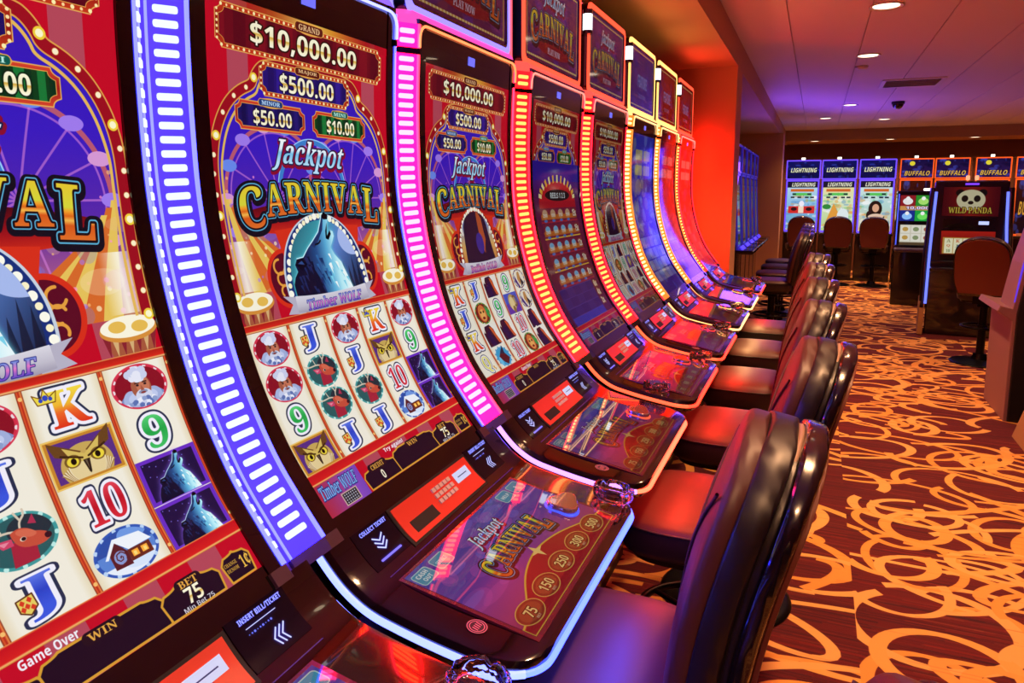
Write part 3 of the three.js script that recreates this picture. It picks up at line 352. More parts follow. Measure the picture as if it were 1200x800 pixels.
function genericScreen(kind) {                                                // the other two game themes in the row
  const w = 384, h = 652, [c, g] = canvas(w, h); reseed(kind * 17 + 3);
  g.fillStyle = kind === 0 ? hgrad(g, 0, 0, 0, h, [[0, '#2a34b4'], [0.5, '#3c2cac'], [1, '#241c84']]) : hgrad(g, 0, 0, 0, h, [[0, '#8c1a24'], [0.5, '#a02030'], [1, '#4c1c84']]); g.fillRect(0, 0, w, h);
  for (let i = 0; i < 120; i++) ell(g, rnd() * w, rnd() * h, 8 + rnd() * 44, 6 + rnd() * 26, (kind === 0 ? ['rgba(230,220,90,0.30)', 'rgba(90,150,250,0.35)', 'rgba(40,30,130,0.5)', 'rgba(220,240,255,0.25)'] : ['rgba(230,90,70,0.30)', 'rgba(250,160,150,0.25)', 'rgba(80,10,30,0.4)', 'rgba(120,60,200,0.25)'])[i % 4]);
  for (let r = 0; r < 4; r++) for (let q = 0; q < 5; q++) { g.fillStyle = kind === 0 ? ['#c8d0e8', '#8ca4e0', '#e0dcc0'][(r + q) % 3] : ['#c86a60', '#d89a90', '#b84c50'][(r * 2 + q) % 3]; g.globalAlpha = 0.55; g.fillRect(14 + q * 72, 410 + r * 48, 66, 43); g.globalAlpha = 1; }
  for (let i = 0; i < 4; i++) { g.fillStyle = kind === 0 ? '#d8c84c' : '#e8b0a0'; g.globalAlpha = 0.7; g.beginPath(); g.roundRect(60 + (i % 2) * 140, 60 + Math.floor(i / 2) * 60, 120, 40, 8); g.fill(); g.globalAlpha = 1; }
  return ctex(c);
}
function iconPicture(left) {
  const w = 256, h = 184, [c, g] = canvas(w, h); g.fillStyle = '#02020a'; g.fillRect(0, 0, w, h); g.lineCap = 'round';
  fitText(g, left ? 'COLLECT TICKET' : 'INSERT BILL/TICKET', 140, 24, 190, 17, 'bold 40px sans-serif', '#aab4ff', '#2a2af0', 5);
  g.strokeStyle = '#c8d0ff'; g.lineWidth = 7; g.shadowColor = '#2c2cff'; g.shadowBlur = 12;
  if (left) { for (let i = 0; i < 3; i++) { g.beginPath(); g.moveTo(96, 62 + i * 20); g.lineTo(130, 84 + i * 20); g.lineTo(164, 62 + i * 20); g.stroke(); } g.lineWidth = 10; g.strokeStyle = '#8478ff'; g.beginPath(); g.moveTo(64, 158); g.lineTo(206, 158); g.stroke(); }
  else { g.lineWidth = 3; g.beginPath(); g.moveTo(60, 52); g.lineTo(190, 52); g.stroke(); for (let i = 0; i < 9; i++) dot(g, 60 + i * 12, 72, 2 + (i % 3), '#6c7cff'); g.lineWidth = 6; for (let i = 0; i < 3; i++) { g.beginPath(); g.moveTo(136 + i * 18, 160); g.lineTo(124 + i * 18, 132); g.lineTo(150 + i * 18, 104); g.stroke(); } }
  return ctex(c);
}
const ICON_L = iconPicture(true), ICON_R = iconPicture(false);
const DECK_TEX = deckPicture();
const KEY = std(0xd8cfc8, 0.5), SPIN = phys(0xd4c0b8, 0.14, { metalness: 0.9, clearcoat: 1 });
const RED_PANEL = phys(0xe8402a, 0.4);
const BADGE = (() => { const [c, g] = canvas(128, 128); g.fillStyle = '#0a0408'; g.fillRect(0, 0, 128, 128); g.strokeStyle = '#e890a0'; g.lineWidth = 5; for (const r of [58, 44]) { g.beginPath(); g.arc(64, 64, r, 0, 7); g.stroke(); } g.lineWidth = 7; for (let i = 0; i < 4; i++) { g.beginPath(); g.moveTo(36 + i * 17, 84); g.lineTo(44 + i * 17, 44); g.stroke(); } return std(0xffffff, 0.3, 0, { map: ctex(c) }); })();
// ---------------------------------------------------------------- curved slot machines of the row
// side profile of the face, from the top of the bezel down over the player's deck: (x, y) in metres
const PROFILE = (() => {
  const P = [[-.874, 1.90], [-.880, 1.80], [-.884, 1.70], [-.884, 1.60], [-.880, 1.50], [-.866, 1.40], [-.842, 1.30], [-.808, 1.20], [-.758, 1.10], [-.709, 1.03], [-.666, .975], [-.64, .944], [-.615, .92], [-.585, .901], [-.555, .890], [-.47, .872], [-.345, .853], [-.318, .848]];
  const Q = [[2 * P[0][0] - P[1][0], 2 * P[0][1] - P[1][1]], ...P, [2 * P[17][0] - P[16][0], 2 * P[17][1] - P[16][1]]], out = [];
  for (let i = 1; i < Q.length - 2; i++) for (let k = 0; k < 8; k++) {
    const t = k / 8, [a, b, c, d] = [Q[i - 1], Q[i], Q[i + 1], Q[i + 2]];
    out.push([0, 1].map(j => 0.5 * (2 * b[j] + (c[j] - a[j]) * t + (2 * a[j] - 5 * b[j] + 4 * c[j] - d[j]) * t * t + (3 * b[j] - a[j] - 3 * c[j] + d[j]) * t * t * t)));
  }
  out.push(P[17]);
  let s = 0; return out.map((p, i) => { if (i) s += Math.hypot(p[0] - out[i - 1][0], p[1] - out[i - 1][1]); return { x: p[0], y: p[1], s }; });
})();
const S_END = PROFILE[PROFILE.length - 1].s, BX = 0.95, BZ = 0.3;   // the machine's own origin: x = -0.95, 0.3 m in from its left edge
function at(s) {
  let i = 1; while (i < PROFILE.length - 1 && PROFILE[i].s < s) i++;
  const a = PROFILE[i - 1], b = PROFILE[i], k = (s - a.s) / (b.s - a.s), c = PROFILE[Math.max(0, i - 2)], d = PROFILE[Math.min(PROFILE.length - 1, i + 1)];
  const tx = d.x - c.x, ty = d.y - c.y, l = Math.hypot(tx, ty);
  return { x: a.x + (b.x - a.x) * k, y: a.y + (b.y - a.y) * k, nx: -ty / l, ny: tx / l, tx: tx / l, ty: ty / l };
}
const onFace = (s, t, n = 0) => { const p = at(s); return V(p.x + p.nx * n + BX, p.y + p.ny * n, BZ - t); };
function sweep(s0, s1, section, step = 0.02, crease = 0.5) {         // section: closed loop of [t, n]
  const k = Math.max(1, Math.round((s1 - s0) / step)), loops = [];
  for (let i = 0; i <= k; i++) { const s = s0 + (s1 - s0) * i / k; loops.push(section.map(([t, n]) => onFace(s, t, n))); }
  return loft(loops, true, crease);
}
const slab = (t0, t1, n0, n1) => [[t0, n0], [t0, n1], [t1, n1], [t1, n0]];
function sheet(s0, s1, t0, t1, n, step = 0.015, thick = 0.003) {     // a thin curved plate whose front carries uv from 0 to 1
  const k = Math.max(1, Math.round((s1 - s0) / step)), pos = [], uv = [], idx = [];
  for (let i = 0; i <= k; i++) { const s = s0 + (s1 - s0) * i / k; for (const [t, u] of [[t0, 0], [t1, 1]]) { const p = onFace(s, t, n); pos.push(p.x, p.y, p.z); uv.push(u, 1 - i / k); } }
  for (let i = 0; i < k; i++) { const a = 2 * i; idx.push(a, a + 2, a + 1, a + 1, a + 2, a + 3); }
  const g = new THREE.BufferGeometry(); g.setAttribute('position', new THREE.Float32BufferAttribute(pos, 3)); g.setAttribute('uv', new THREE.Float32BufferAttribute(uv, 2)); g.setIndex(idx); g.computeVertexNormals();
  return g;
}
const W = 0.575, TRAY_W = 0.632, SCR = [0.09, 0.957, 0.037, 0.547], STRIP_END = 0.972;
const G = {};
// bezel: the black frame round the screen
G.bezel = merge([
  sweep(0, 0.99, slab(0, SCR[2], -0.05, 0.004)), sweep(0, 0.99, slab(SCR[3], W, -0.05, 0.004)),
  sweep(0, SCR[0], slab(SCR[2], SCR[3], -0.05, 0.002)), sweep(SCR[1], 0.992, slab(SCR[2], SCR[3], -0.05, 0.002))]);
G.screen = sheet(SCR[0], SCR[1], SCR[2], SCR[3], 0);
// light strips: a chamfer along each side of the bezel
const stripSection = (side) => { const f = (t) => side < 0 ? t : W - t; const a = [[0.0, 0.003], [-0.038, -0.035], [-0.038, -0.052], [0.0, -0.052]].map(([t, n]) => [f(t), n]); return side < 0 ? a.reverse() : a; };
G.channelL = sweep(0.012, STRIP_END, stripSection(-1)); G.channelR = sweep(0.012, STRIP_END, stripSection(1));
function stripEdge(side, q, r, s0 = 0.012, s1 = STRIP_END) { const p = []; for (let i = 0; i <= 48; i++) { const s = s0 + (s1 - s0) * i / 48, t = -0.038 * q; p.push(onFace(s, side < 0 ? t : W - t, 0.004 - 0.038 * q)); } return tube(p, r, false, 96, 6); }
G.edgeL0 = stripEdge(-1, -0.02, 0.0035); G.edgeL1 = stripEdge(-1, 1.0, 0.0022); G.edgeR0 = stripEdge(1, -0.02, 0.0028); G.edgeR1 = stripEdge(1, 1.0, 0.0022);
{ const s = new THREE.Shape(), w = 0.0170, h = 0.0052, r = 0.0035; s.moveTo(-w + r, -h); s.lineTo(w - r, -h); s.quadraticCurveTo(w, -h, w, -h + r); s.lineTo(w, h - r); s.quadraticCurveTo(w, h, w - r, h); s.lineTo(-w + r, h); s.quadraticCurveTo(-w, h, -w, h - r); s.lineTo(-w, -h + r); s.quadraticCurveTo(-w, -h, -w + r, -h);
  G.bar = new THREE.ExtrudeGeometry(s, { depth: 0.004, bevelEnabled: false, curveSegments: 2 }); }
const bars = [];
for (let s = 0.03; s < STRIP_END - 0.012; s += 0.0207) if (Math.abs(s - 0.072) > 0.012) bars.push(s);
function barMatrix(s, side) {
  const p = at(s), d = side < 0 ? V(-p.nx, -p.ny, 1).normalize() : V(p.nx, p.ny, 1).normalize();       // along the bar, across the chamfer
  const m = side < 0 ? V(p.nx, p.ny, 1).normalize() : V(p.nx, p.ny, -1).normalize(), y = new THREE.Vector3().crossVectors(m, d);
  const c = onFace(s, side < 0 ? -0.019 : W + 0.019, -0.016).addScaledVector(m, 0.0008);
  return new THREE.Matrix4().makeBasis(d, y, m).setPosition(c);
}
G.bracketL = sweep(0.066, 0.080, [[-0.0415, -0.055], [-0.0415, -0.033], [-0.0005, 0.0095], [0.006, 0.0095], [0.006, -0.055]].reverse());
G.bracketR = sweep(0.066, 0.080, [[W + 0.0415, -0.055], [W + 0.0415, -0.033], [W + 0.0005, 0.0095], [W - 0.006, 0.0095], [W - 0.006, -0.055]]);
G.capL = sweep(STRIP_END, STRIP_END + 0.022, [[-0.0415, -0.055], [-0.0415, -0.033], [-0.0005, 0.008], [0.03, 0.008], [0.03, -0.055]].reverse());
G.capR = sweep(STRIP_END, STRIP_END + 0.022, [[W + 0.0415, -0.055], [W + 0.0415, -0.033], [W + 0.0005, 0.008], [W - 0.03, 0.008], [W - 0.03, -0.055]]);
// neon line that runs up the left upper bezel, over the top and down the right
{ const p = []; const c = 0.03; p.push(onFace(0.064, 0.0, 0.008)); p.push(onFace(0.012 + c, 0.0, 0.008)); for (let i = 1; i < 6; i++) { const a = i / 6 * Math.PI / 2; p.push(onFace(0.012 + c * (1 - Math.sin(a)), c * (1 - Math.cos(a)), 0.008)); }
  for (let i = 0; i <= 8; i++) p.push(onFace(0.012, c + (W - 2 * c) * i / 8, 0.008));
  for (let i = 5; i > 0; i--) { const a = i / 6 * Math.PI / 2; p.push(onFace(0.012 + c * (1 - Math.sin(a)), W - c * (1 - Math.cos(a)), 0.008)); } p.push(onFace(0.012 + c, W, 0.008)); p.push(onFace(0.064, W, 0.008));
  G.neonTop = tube(p, 0.0032, false, 120, 6); }
// wide glowing band on top of the bezel
{ const loops = []; for (let i = 0; i <= 8; i++) { const q = i / 8, s = 0.0115 - 0.034 * Math.sin(q * Math.PI / 2), c = 0.034 * (1 - Math.cos(q * Math.PI / 2)), b = -0.03 * (1 - Math.cos(q * Math.PI / 2));
    const t0 = -0.038 + c, t1 = W + 0.038 - c; loops.push([[t1, -0.055], [t1, -0.039 + b], [W - 0.004, 0.002 + b], [0.004, 0.002 + b], [t0, -0.039 + b], [t0, -0.055]].map(([t, n]) => onFace(s, t, Math.max(n, -0.054)))); } G.crown = loft(loops, true, 0.7); }
// cabinet behind the face
{ const sh = new THREE.Shape(); const pts = []; for (let i = 0; i <= 40; i++) { const p = at(i / 40 * 1.0); pts.push([p.x - p.nx * 0.049, p.y - p.ny * 0.049]); }
  pts.push([-.63, .84], [-.62, .70], [-.66, .62], [-.66, .08], [-1.30, .08], [-1.30, 1.90]);
  pts.forEach((p, i) => i ? sh.lineTo(p[0] + BX, p[1]) : sh.moveTo(p[0] + BX, p[1]));
  G.cabinet = new THREE.ExtrudeGeometry(sh, { depth: W + 0.03, bevelEnabled: true, bevelThickness: 0.006, bevelSize: 0.006, bevelSegments: 2 }).translate(0, 0, BZ - W - 0.015); }
G.base = bx(0.62, 0.08, W - 0.02, -0.98 + BX, 0.04, BZ - W / 2);
// player's deck: a curved shelf with rounded front corners
{ const r = 0.075, rows = []; for (let s = 0.985; s < S_END - r - 0.001; s += 0.016) rows.push([s, 0]); for (let i = 0; i <= 10; i++) { const a = i / 10 * 1.5; rows.push([S_END - r + r * Math.sin(a), r - r * Math.cos(a)]); }
  const inset = (s) => 0; const T0 = -0.004;
  const loop = ([s, c]) => { const t0 = T0 + c, t1 = TRAY_W - 0.004 - c; return [[t0 + 0.02, 0.0], [t0 + 0.007, -0.003], [t0, -0.011], [t0, -0.027], [t0 + 0.008, -0.037], [t1 - 0.008, -0.037], [t1, -0.027], [t1, -0.011], [t1 - 0.007, -0.003], [t1 - 0.02, 0.0]].map(([t, n]) => onFace(s, t, n)); };
  G.deck = loft(rows.map(loop), true, 0.55);
  const path = (t, s) => onFace(s, t, -0.019), L = [], F = [], Rr = [];
  for (let s = 0.992; s < S_END - r; s += 0.02) L.push(path(T0 - 0.001, s));
  for (let i = 0; i <= 8; i++) { const a = i / 8 * Math.PI / 2; (i < 5 ? L : F).push(path(T0 + r - (r + 0.001) * Math.cos(a), S_END - r + (r + 0.003) * Math.sin(a))); if (i === 4) F.push(path(T0 + r - (r + 0.001) * Math.cos(a), S_END - r + (r + 0.003) * Math.sin(a))); }
  for (let i = 1; i <= 10; i++) F.push(path(T0 + r + (TRAY_W - 2 * r) * i / 10, S_END + 0.003));
  for (let i = 7; i >= 0; i--) { const a = i / 8 * Math.PI / 2; (i > 3 ? F : Rr).push(path(TRAY_W + T0 - r + (r + 0.001) * Math.cos(a), S_END - r + (r + 0.003) * Math.sin(a))); if (i === 4) Rr.push(path(TRAY_W + T0 - r + (r + 0.001) * Math.cos(a), S_END - r + (r + 0.003) * Math.sin(a))); }
  for (let s = S_END - r - 0.01; s > 1.05; s -= 0.02) Rr.push(path(TRAY_W + T0 + 0.001, s));
  G.sideLight = tube(L, 0.0058, false, 90, 8); G.frontLight = tube(F, 0.0048, false, 90, 8); G.sideLightR = tube(Rr, 0.0058, false, 60, 8); }
// the deck's touch screen is flat: it bridges the gentle hollow of the deck
const flat = (s0, s1, t0, t1, n0, n1, grow) => { const a = onFace(1.104, 0, 0.0018), b = onFace(1.333, 0, 0.0018), d = b.clone().sub(a).normalize(), nn = V(-d.y, d.x, 0); const at2 = (k, t, n) => a.clone().addScaledVector(d, k).addScaledVector(nn, n).setZ(BZ - t); const L = b.distanceTo(a); const ring = (n) => [[-grow, t0 - grow], [L + grow, t0 - grow], [L + grow, t1 + grow], [-grow, t1 + grow]].map(([k, t]) => at2(k, t, n)); return loft([ring(n0), ring(n1)], true, 0.3); };
G.deckFrame = flat(0, 0, 0.074, 0.510, -0.008, -0.0006, 0.008);
G.deckScreen = sheet(1.104, 1.333, 0.074, 0.510, 0.0018, 1);
G.cardPanel = sweep(1.001, 1.071, slab(0.160, 0.440, -0.006, 0.0035), 0.01);
G.cardBezel = sweep(0.996, 1.076, slab(0.153, 0.447, -0.006, 0.002), 0.01);
G.iconPanelL = sheet(0.996, 1.068, 0.05, 0.150, 0.001, 0.01); G.iconPanelR = sheet(0.992, 1.066, 0.450, 0.555, 0.001, 0.01);
G.slotDark = sweep(1.037, 1.061, slab(0.182, 0.262, 0.0, 0.0045), 0.01);
G.ticket = sweep(1.016, 1.038, slab(0.368, 0.424, 0.0, 0.005), 0.01);
G.ticketSlot = sweep(1.0265, 1.0285, slab(0.378, 0.414, 0.0, 0.0056), 0.01);
{ const k = []; for (let r = 0; r < 3; r++) for (let c = 0; c < 5; c++) if (!(r === 2 && c === 0 && false)) k.push(sweep(1.008 + r * 0.0125 + 0.006, 1.0165 + r * 0.0125 + 0.006, slab(0.284 + c * 0.0145, 0.2945 + c * 0.0145, 0.0, 0.0062), 0.01)); G.keys = k; }
G.deckLine = sweep(1.0855, 1.087, slab(0.06, 0.555, -0.001, 0.0007), 0.01);
// spin button: a rounded triangle with a lit rim
function spinShape(k) { const s = new THREE.Shape(), R = 0.036 * k, pts = []; for (let i = 0; i < 36; i++) { const a = i / 36 * Math.PI * 2, r = R * (1 + 0.16 * Math.cos(3 * a)); pts.push([Math.cos(a) * r * 1.02, Math.sin(a) * r * 0.8]); } pts.forEach((p, i) => i ? s.lineTo(...p) : s.moveTo(...p)); return s; }
function seat(g, s, t, n) { const p = at(s); const m = new THREE.Matrix4().makeBasis(V(0, 0, -1), V(-p.tx, -p.ty, 0), V(p.nx, p.ny, 0)).setPosition(onFace(s, t, n)); return g.applyMatrix4(m); }
G.spinRim = seat(new THREE.ExtrudeGeometry(spinShape(1.12), { depth: 0.005, bevelEnabled: true, bevelSize: 0.002, bevelThickness: 0.002, bevelSegments: 2 }), 1.236, 0.478, 0.0);
G.spinCap = seat(new THREE.ExtrudeGeometry(spinShape(0.92), { depth: 0.009, bevelEnabled: true, bevelSize: 0.004, bevelThickness: 0.005, bevelSegments: 4 }), 1.236, 0.478, 0.003);
G.badge = seat(new THREE.CircleGeometry(0.0165, 28), 1.2486, 0.046, 0.0012);
G.display = sheet(0.040, 0.062, 0.262, 0.302, 0.0032, 0.02);
// top box
const TB = { x: -0.900 + BX, y0: 1.915, y1: 2.272, t0: -0.012, t1: 0.588, d: 0.13 };
function rrect(w, h, r) { const s = new THREE.Shape(); s.moveTo(-w / 2 + r, -h / 2); s.lineTo(w / 2 - r, -h / 2); s.absarc(w / 2 - r, -h / 2 + r, r, -Math.PI / 2, 0); s.lineTo(w / 2, h / 2 - r); s.absarc(w / 2 - r, h / 2 - r, r, 0, Math.PI / 2); s.lineTo(-w / 2 + r, h / 2); s.absarc(-w / 2 + r, h / 2 - r, r, Math.PI / 2, Math.PI); s.lineTo(-w / 2, -h / 2 + r); s.absarc(-w / 2 + r, -h / 2 + r, r, Math.PI, Math.PI * 1.5); return s; }
{ const w = TB.t1 - TB.t0, h = TB.y1 - TB.y0, cy = (TB.y0 + TB.y1) / 2, cz = BZ - (TB.t0 + TB.t1) / 2;
  const place = (g, x) => g.rotateY(Math.PI / 2).translate(x, cy, cz);
  G.topBody = place(new THREE.ExtrudeGeometry(rrect(w - 0.01, h - 0.01, 0.025), { depth: TB.d, bevelEnabled: true, bevelSize: 0.004, bevelThickness: 0.004, bevelSegments: 2, curveSegments: 6 }), TB.x - TB.d - 0.004);
  const ring = (wo, ho, ro, wi, hi, ri, d) => { const s = rrect(wo, ho, ro); s.holes.push(new THREE.Path(rrect(wi, hi, ri).getPoints(8))); return new THREE.ExtrudeGeometry(s, { depth: d, bevelEnabled: false, curveSegments: 8 }); };
  G.topFrame = place(ring(w, h, 0.03, w - 0.030, h - 0.042, 0.02, 0.008), TB.x);                       // lit front frame
  G.topSide = place(ring(w + 0.006, h + 0.006, 0.033, w - 0.004, h - 0.004, 0.028, 0.012), TB.x - 0.045);  // second lit line round its side
  G.topInner = place(ring(w - 0.030, h - 0.042, 0.02, w - 0.044, h - 0.056, 0.012, 0.006), TB.x + 0.0005);
  G.topScreen = place(new THREE.PlaneGeometry(w - 0.043, h - 0.055), TB.x + 0.003);
  G.neck = bx(0.10, 0.05, w - 0.12, TB.x - 0.08, TB.y0 - 0.015, cz);
  G.lampGlow = cyl(0.019, 0.019, 0.066, TB.x + 0.004, 2.185, BZ + 0.0225, 20);
  G.lampCap = merge([cyl(0.0205, 0.0205, 0.018, TB.x + 0.004, 2.226, BZ + 0.0225, 20), cyl(0.0205, 0.0205, 0.014, TB.x + 0.004, 2.147, BZ + 0.0225, 20), bx(0.03, 0.012, 0.03, TB.x - 0.012, 2.147, BZ + 0.016)]);
}
const deckGlass = (tex, k) => new THREE.MeshPhysicalMaterial({ color: 0x050505, roughness: 0.03, ior: 1.8, clearcoat: 1, clearcoatRoughness: 0.01, emissive: 0xffffff, emissiveMap: tex, emissiveIntensity: k });
function slotMachine(o) {
  const m = thing('slot_machine', o.label, 'slot machine', [-BX, 0, o.z - BZ], 0, 'curved slot machines in the row');
  part('cabinet', G.cabinet, M.black, m); part('base', G.base, M.matte, m); part('bezel', G.bezel, M.gloss, m);
  part('screen', G.screen, screenMat(o.tex, o.bright), m, o.screenLabel);
  const C = o.led, mat = (hex, k) => glow(hex, k);
  const base = mat(C.base), barM = mat(C.bar), edge = mat(C.edge);
  for (const [side, ch, e0, e1, br, cp] of [[-1, G.channelL, G.edgeL0, G.edgeL1, G.bracketL, G.capL], [1, G.channelR, G.edgeR0, G.edgeR1, G.bracketR, G.capR]]) {
    const st = part('light_strip', ch, base, m, C.name);
    part('edge_light', e0, edge, st); part('edge_light', e1, edge, st);
    for (const s of bars) { const b = part('light_bar', G.bar, barM, st); b.applyMatrix4(barMatrix(s, side)); }
    part('strip_bracket', br, M.black, m); part('strip_end_cap', cp, o.cap ?? M.black, m);
  }
  part('crown_light', G.crown, mat(C.crown ?? C.base), m); part('neon_line', G.neonTop, mat(C.neon ?? C.edge), m);
  part('small_display', G.display, glow(0x6a6cff, 1.2), m);
  const d = part('deck', G.deck, M.gloss, m);
  part('side_light', G.sideLight, mat(C.side), d); part('side_light', G.sideLightR, mat(C.side), d); part('front_light', G.frontLight, mat(C.front), d);
  part('deck_screen_frame', G.deckFrame, phys(0x5a2030, 0.2, { clearcoat: 1 }), m); part('deck_screen', G.deckScreen, deckGlass(o.deckTex, o.deckBright ?? 0.5), m, 'touch screen with bet buttons');
  part('deck_line', G.deckLine, glow(0x5a1ec0, 0.3), d);
  part('card_reader_bezel', G.cardBezel, M.matte, m);
  const cp = part('card_reader', G.cardPanel, RED_PANEL, m, 'red card reader panel');
  for (const k of G.keys) part('key', k, KEY, cp); part('card_slot', G.slotDark, M.matte, cp); part('ticket_display', G.ticket, glow(0xd8dcff, 0.9), cp); part('ticket_slot', G.ticketSlot, glow(0x2026a0, 0.4), cp);
  part('collect_sign_light', G.iconPanelL, screenMat(ICON_L, 1.2, 0.1), m); part('bill_sign_light', G.iconPanelR, screenMat(ICON_R, 1.2, 0.1), m);
  const sp = part('spin_button_rim', G.spinRim, glow(o.rim ?? 0x3a50ff, 1.4), m); part('spin_button', G.spinCap, SPIN, sp);
  part('badge', G.badge, BADGE, m);
  const tb = part('top_box', G.topBody, M.black, m); part('top_box_neck', G.neck, M.matte, m);
  part('top_light_frame', G.topFrame, mat(C.top), tb); part('top_side_light', G.topSide, mat(C.topSide ?? C.top), tb); part('top_inner_frame', G.topInner, M.black, tb);
  part('top_screen', G.topScreen, screenMat(o.topTex, o.topBright ?? 0.35), tb);
  const lamp = part('tower_lamp', G.lampCap, M.black, m); part('lamp_glow', G.lampGlow, glow(0xf4f6ff, 2.2), lamp);
  // the light that the strips and the deck edge throw into the room
  const w = (s, t, n) => onFace(s, t, n).add(m.position);
  areaLight(C.front, C.frontK ?? 22, 0.5, 0.012, w(S_END + 0.0, 0.32, -0.016).add(V(0.012, -0.012, 0)), w(S_END, 0.32, -0.016).add(V(0.25, -1, 0)));
  const ty = V(TB.x + 0.02, TB.y1 - 0.004, BZ - 0.288).add(m.position);
  areaLight(C.top, C.upK ?? 14, 0.5, 0.02, ty, ty.clone().add(V(1, 0.5, 0)));   // the lit rim of the top box shines out under the ceiling
  return m;
}
// ---------------------------------------------------------------- the row: eight machines
{
  const R = (q) => q;
  const wolf1 = gameScreen({ res: 1, kind: 'wolf', title: 'Timber WOLF', reels: WOLF_REELS, message: 'Game Over', seed: 3 });
  const wolf2 = gameScreen({ res: 1, kind: 'wolf', title: 'Timber WOLF', reels: WOLF_REELS, message: 'Try again!', seed: 3 });
  const plains = gameScreen({ res: 0.75, kind: 'plains', title: 'Buffalo GOLD', reels: PLAINS_REELS, message: 'Game Over', seed: 5 });
  const hold = gameScreen({ res: 0.6, kind: 'hold', title: 'Bonus', message: '', seed: 6 });
  const topA = topPicture('#3c2478', '#5c1c4c', true), topB = topPicture('#241c84', '#2c1c6c', false), topC = topPicture('#6c141c', '#5c1018', false);
  const gA = genericScreen(0), gB = genericScreen(1);
  const violet = { name: 'violet light strip with white bars', base: [0.11, 0.05, 14], bar: [0.95, 1.1, 30], edge: [0.40, 0.42, 12], crown: [0.3, 0.16, 1.6], side: [0.62, 0.78, 4.5], front: [0.36, 0.58, 10], frontK: 10, top: [0.32, 0.34, 2.0], topSide: [0.45, 0.42, 2.2], neon: [0.75, 0.85, 3.5] };
  const pink = { name: 'pink light strip with white bars', base: [18, 0.02, 0.62], bar: [26, 0.85, 3.2], edge: [8, 0.12, 0.36], crown: [1.5, 0.09, 0.6], side: [1.6, 0.62, 2.6], front: [10, 0.45, 0.2], top: [0.45, 0.36, 2.2], topSide: [0.5, 0.4, 2.0], neon: [2.4, 0.5, 0.16], frontK: 9 };
  const red = { name: 'red light strip with yellow bars', base: [22, 0.02, 0.03], bar: [40, 0.95, 0.2], edge: [8, 0.05, 0.12], crown: [1.9, 0.12, 0.09], side: [2.6, 0.22, 0.08], front: [9, 0.16, 0.07], top: [2.2, 0.14, 0.06], topSide: [2.0, 0.18, 0.26], neon: [2.2, 0.45, 0.35], upK: 24, frontK: 9 };
  const gold = { name: 'amber light strip with white bars', base: [3, 0.28, 0.03], bar: [8, 2.8, 0.75], edge: [1.6, 0.4, 0.06], crown: [2.2, 1.0, 0.32], side: [3.0, 1.4, 0.45], front: [2.8, 1.5, 0.55], top: [2.4, 1.2, 0.30], topSide: [2.6, 1.6, 0.5], neon: [2.4, 1.3, 0.5], upK: 6 };
  const red2 = { ...red, name: 'orange light strip with pale bars', base: [16, 0.08, 0.02], bar: [26, 1.3, 0.3] };
  const plum = std(0x4a2438, 0.5);
  slotMachine({ z: -0.173, tex: wolf1, bright: 0.95, deckTex: DECK_TEX, deckBright: 0.6, topTex: topA, led: violet, cap: plum, label: 'curved slot machine with violet light strips whose screen says Game Over' });
  slotMachine({ z: -0.837, tex: wolf2, bright: 0.9, deckTex: DECK_TEX, deckBright: 0.55, topTex: topA, led: violet, cap: plum, label: 'curved slot machine with a howling wolf screen and pale blue deck edge' });
  slotMachine({ z: -1.512, tex: plains, bright: 0.75, deckTex: DECK_TEX, deckBright: 0.3, topTex: topA, topBright: 0.3, led: pink, cap: plum, rim: 0xff5030, label: 'curved slot machine framed in hot pink light strips' });
  slotMachine({ z: -2.225, tex: hold, bright: 0.45, deckTex: DECK_TEX, deckBright: 0.3, topTex: topA, led: red, rim: 0xff3030, label: 'curved slot machine framed in red lights showing a bonus prize board' });
  slotMachine({ z: -2.935, tex: plains, bright: 0.32, deckTex: DECK_TEX, deckBright: 0.25, topTex: topA, topBright: 0.28, led: red, rim: 0xff3030, label: 'red-lit curved slot machine next to the bonus prize board machine and an amber-lit one' });
  slotMachine({ z: -3.635, tex: gA, bright: 0.4, deckTex: DECK_TEX, deckBright: 0.2, topTex: topB, topBright: 0.3, led: gold, rim: 0xffe080, label: 'amber-lit curved slot machine with a blue screen' });
  slotMachine({ z: -4.325, tex: gB, bright: 0.35, deckTex: DECK_TEX, deckBright: 0.2, topTex: topC, topBright: 0.3, led: gold, rim: 0xffe080, label: 'amber-lit curved slot machine with a red screen' });
  slotMachine({ z: -5.015, tex: gB, bright: 0.35, deckTex: DECK_TEX, deckBright: 0.2, topTex: topC, topBright: 0.3, led: red2, rim: 0xff3030, label: 'red-lit curved slot machine next to the painted pier' });
  // the last machine's own side lights, on the pier
  areaLight([1, 0.010, 0.005], 42, 0.05, 0.95, V(-0.83, 1.45, -5.672), V(-0.74, 1.42, -6.2));
}
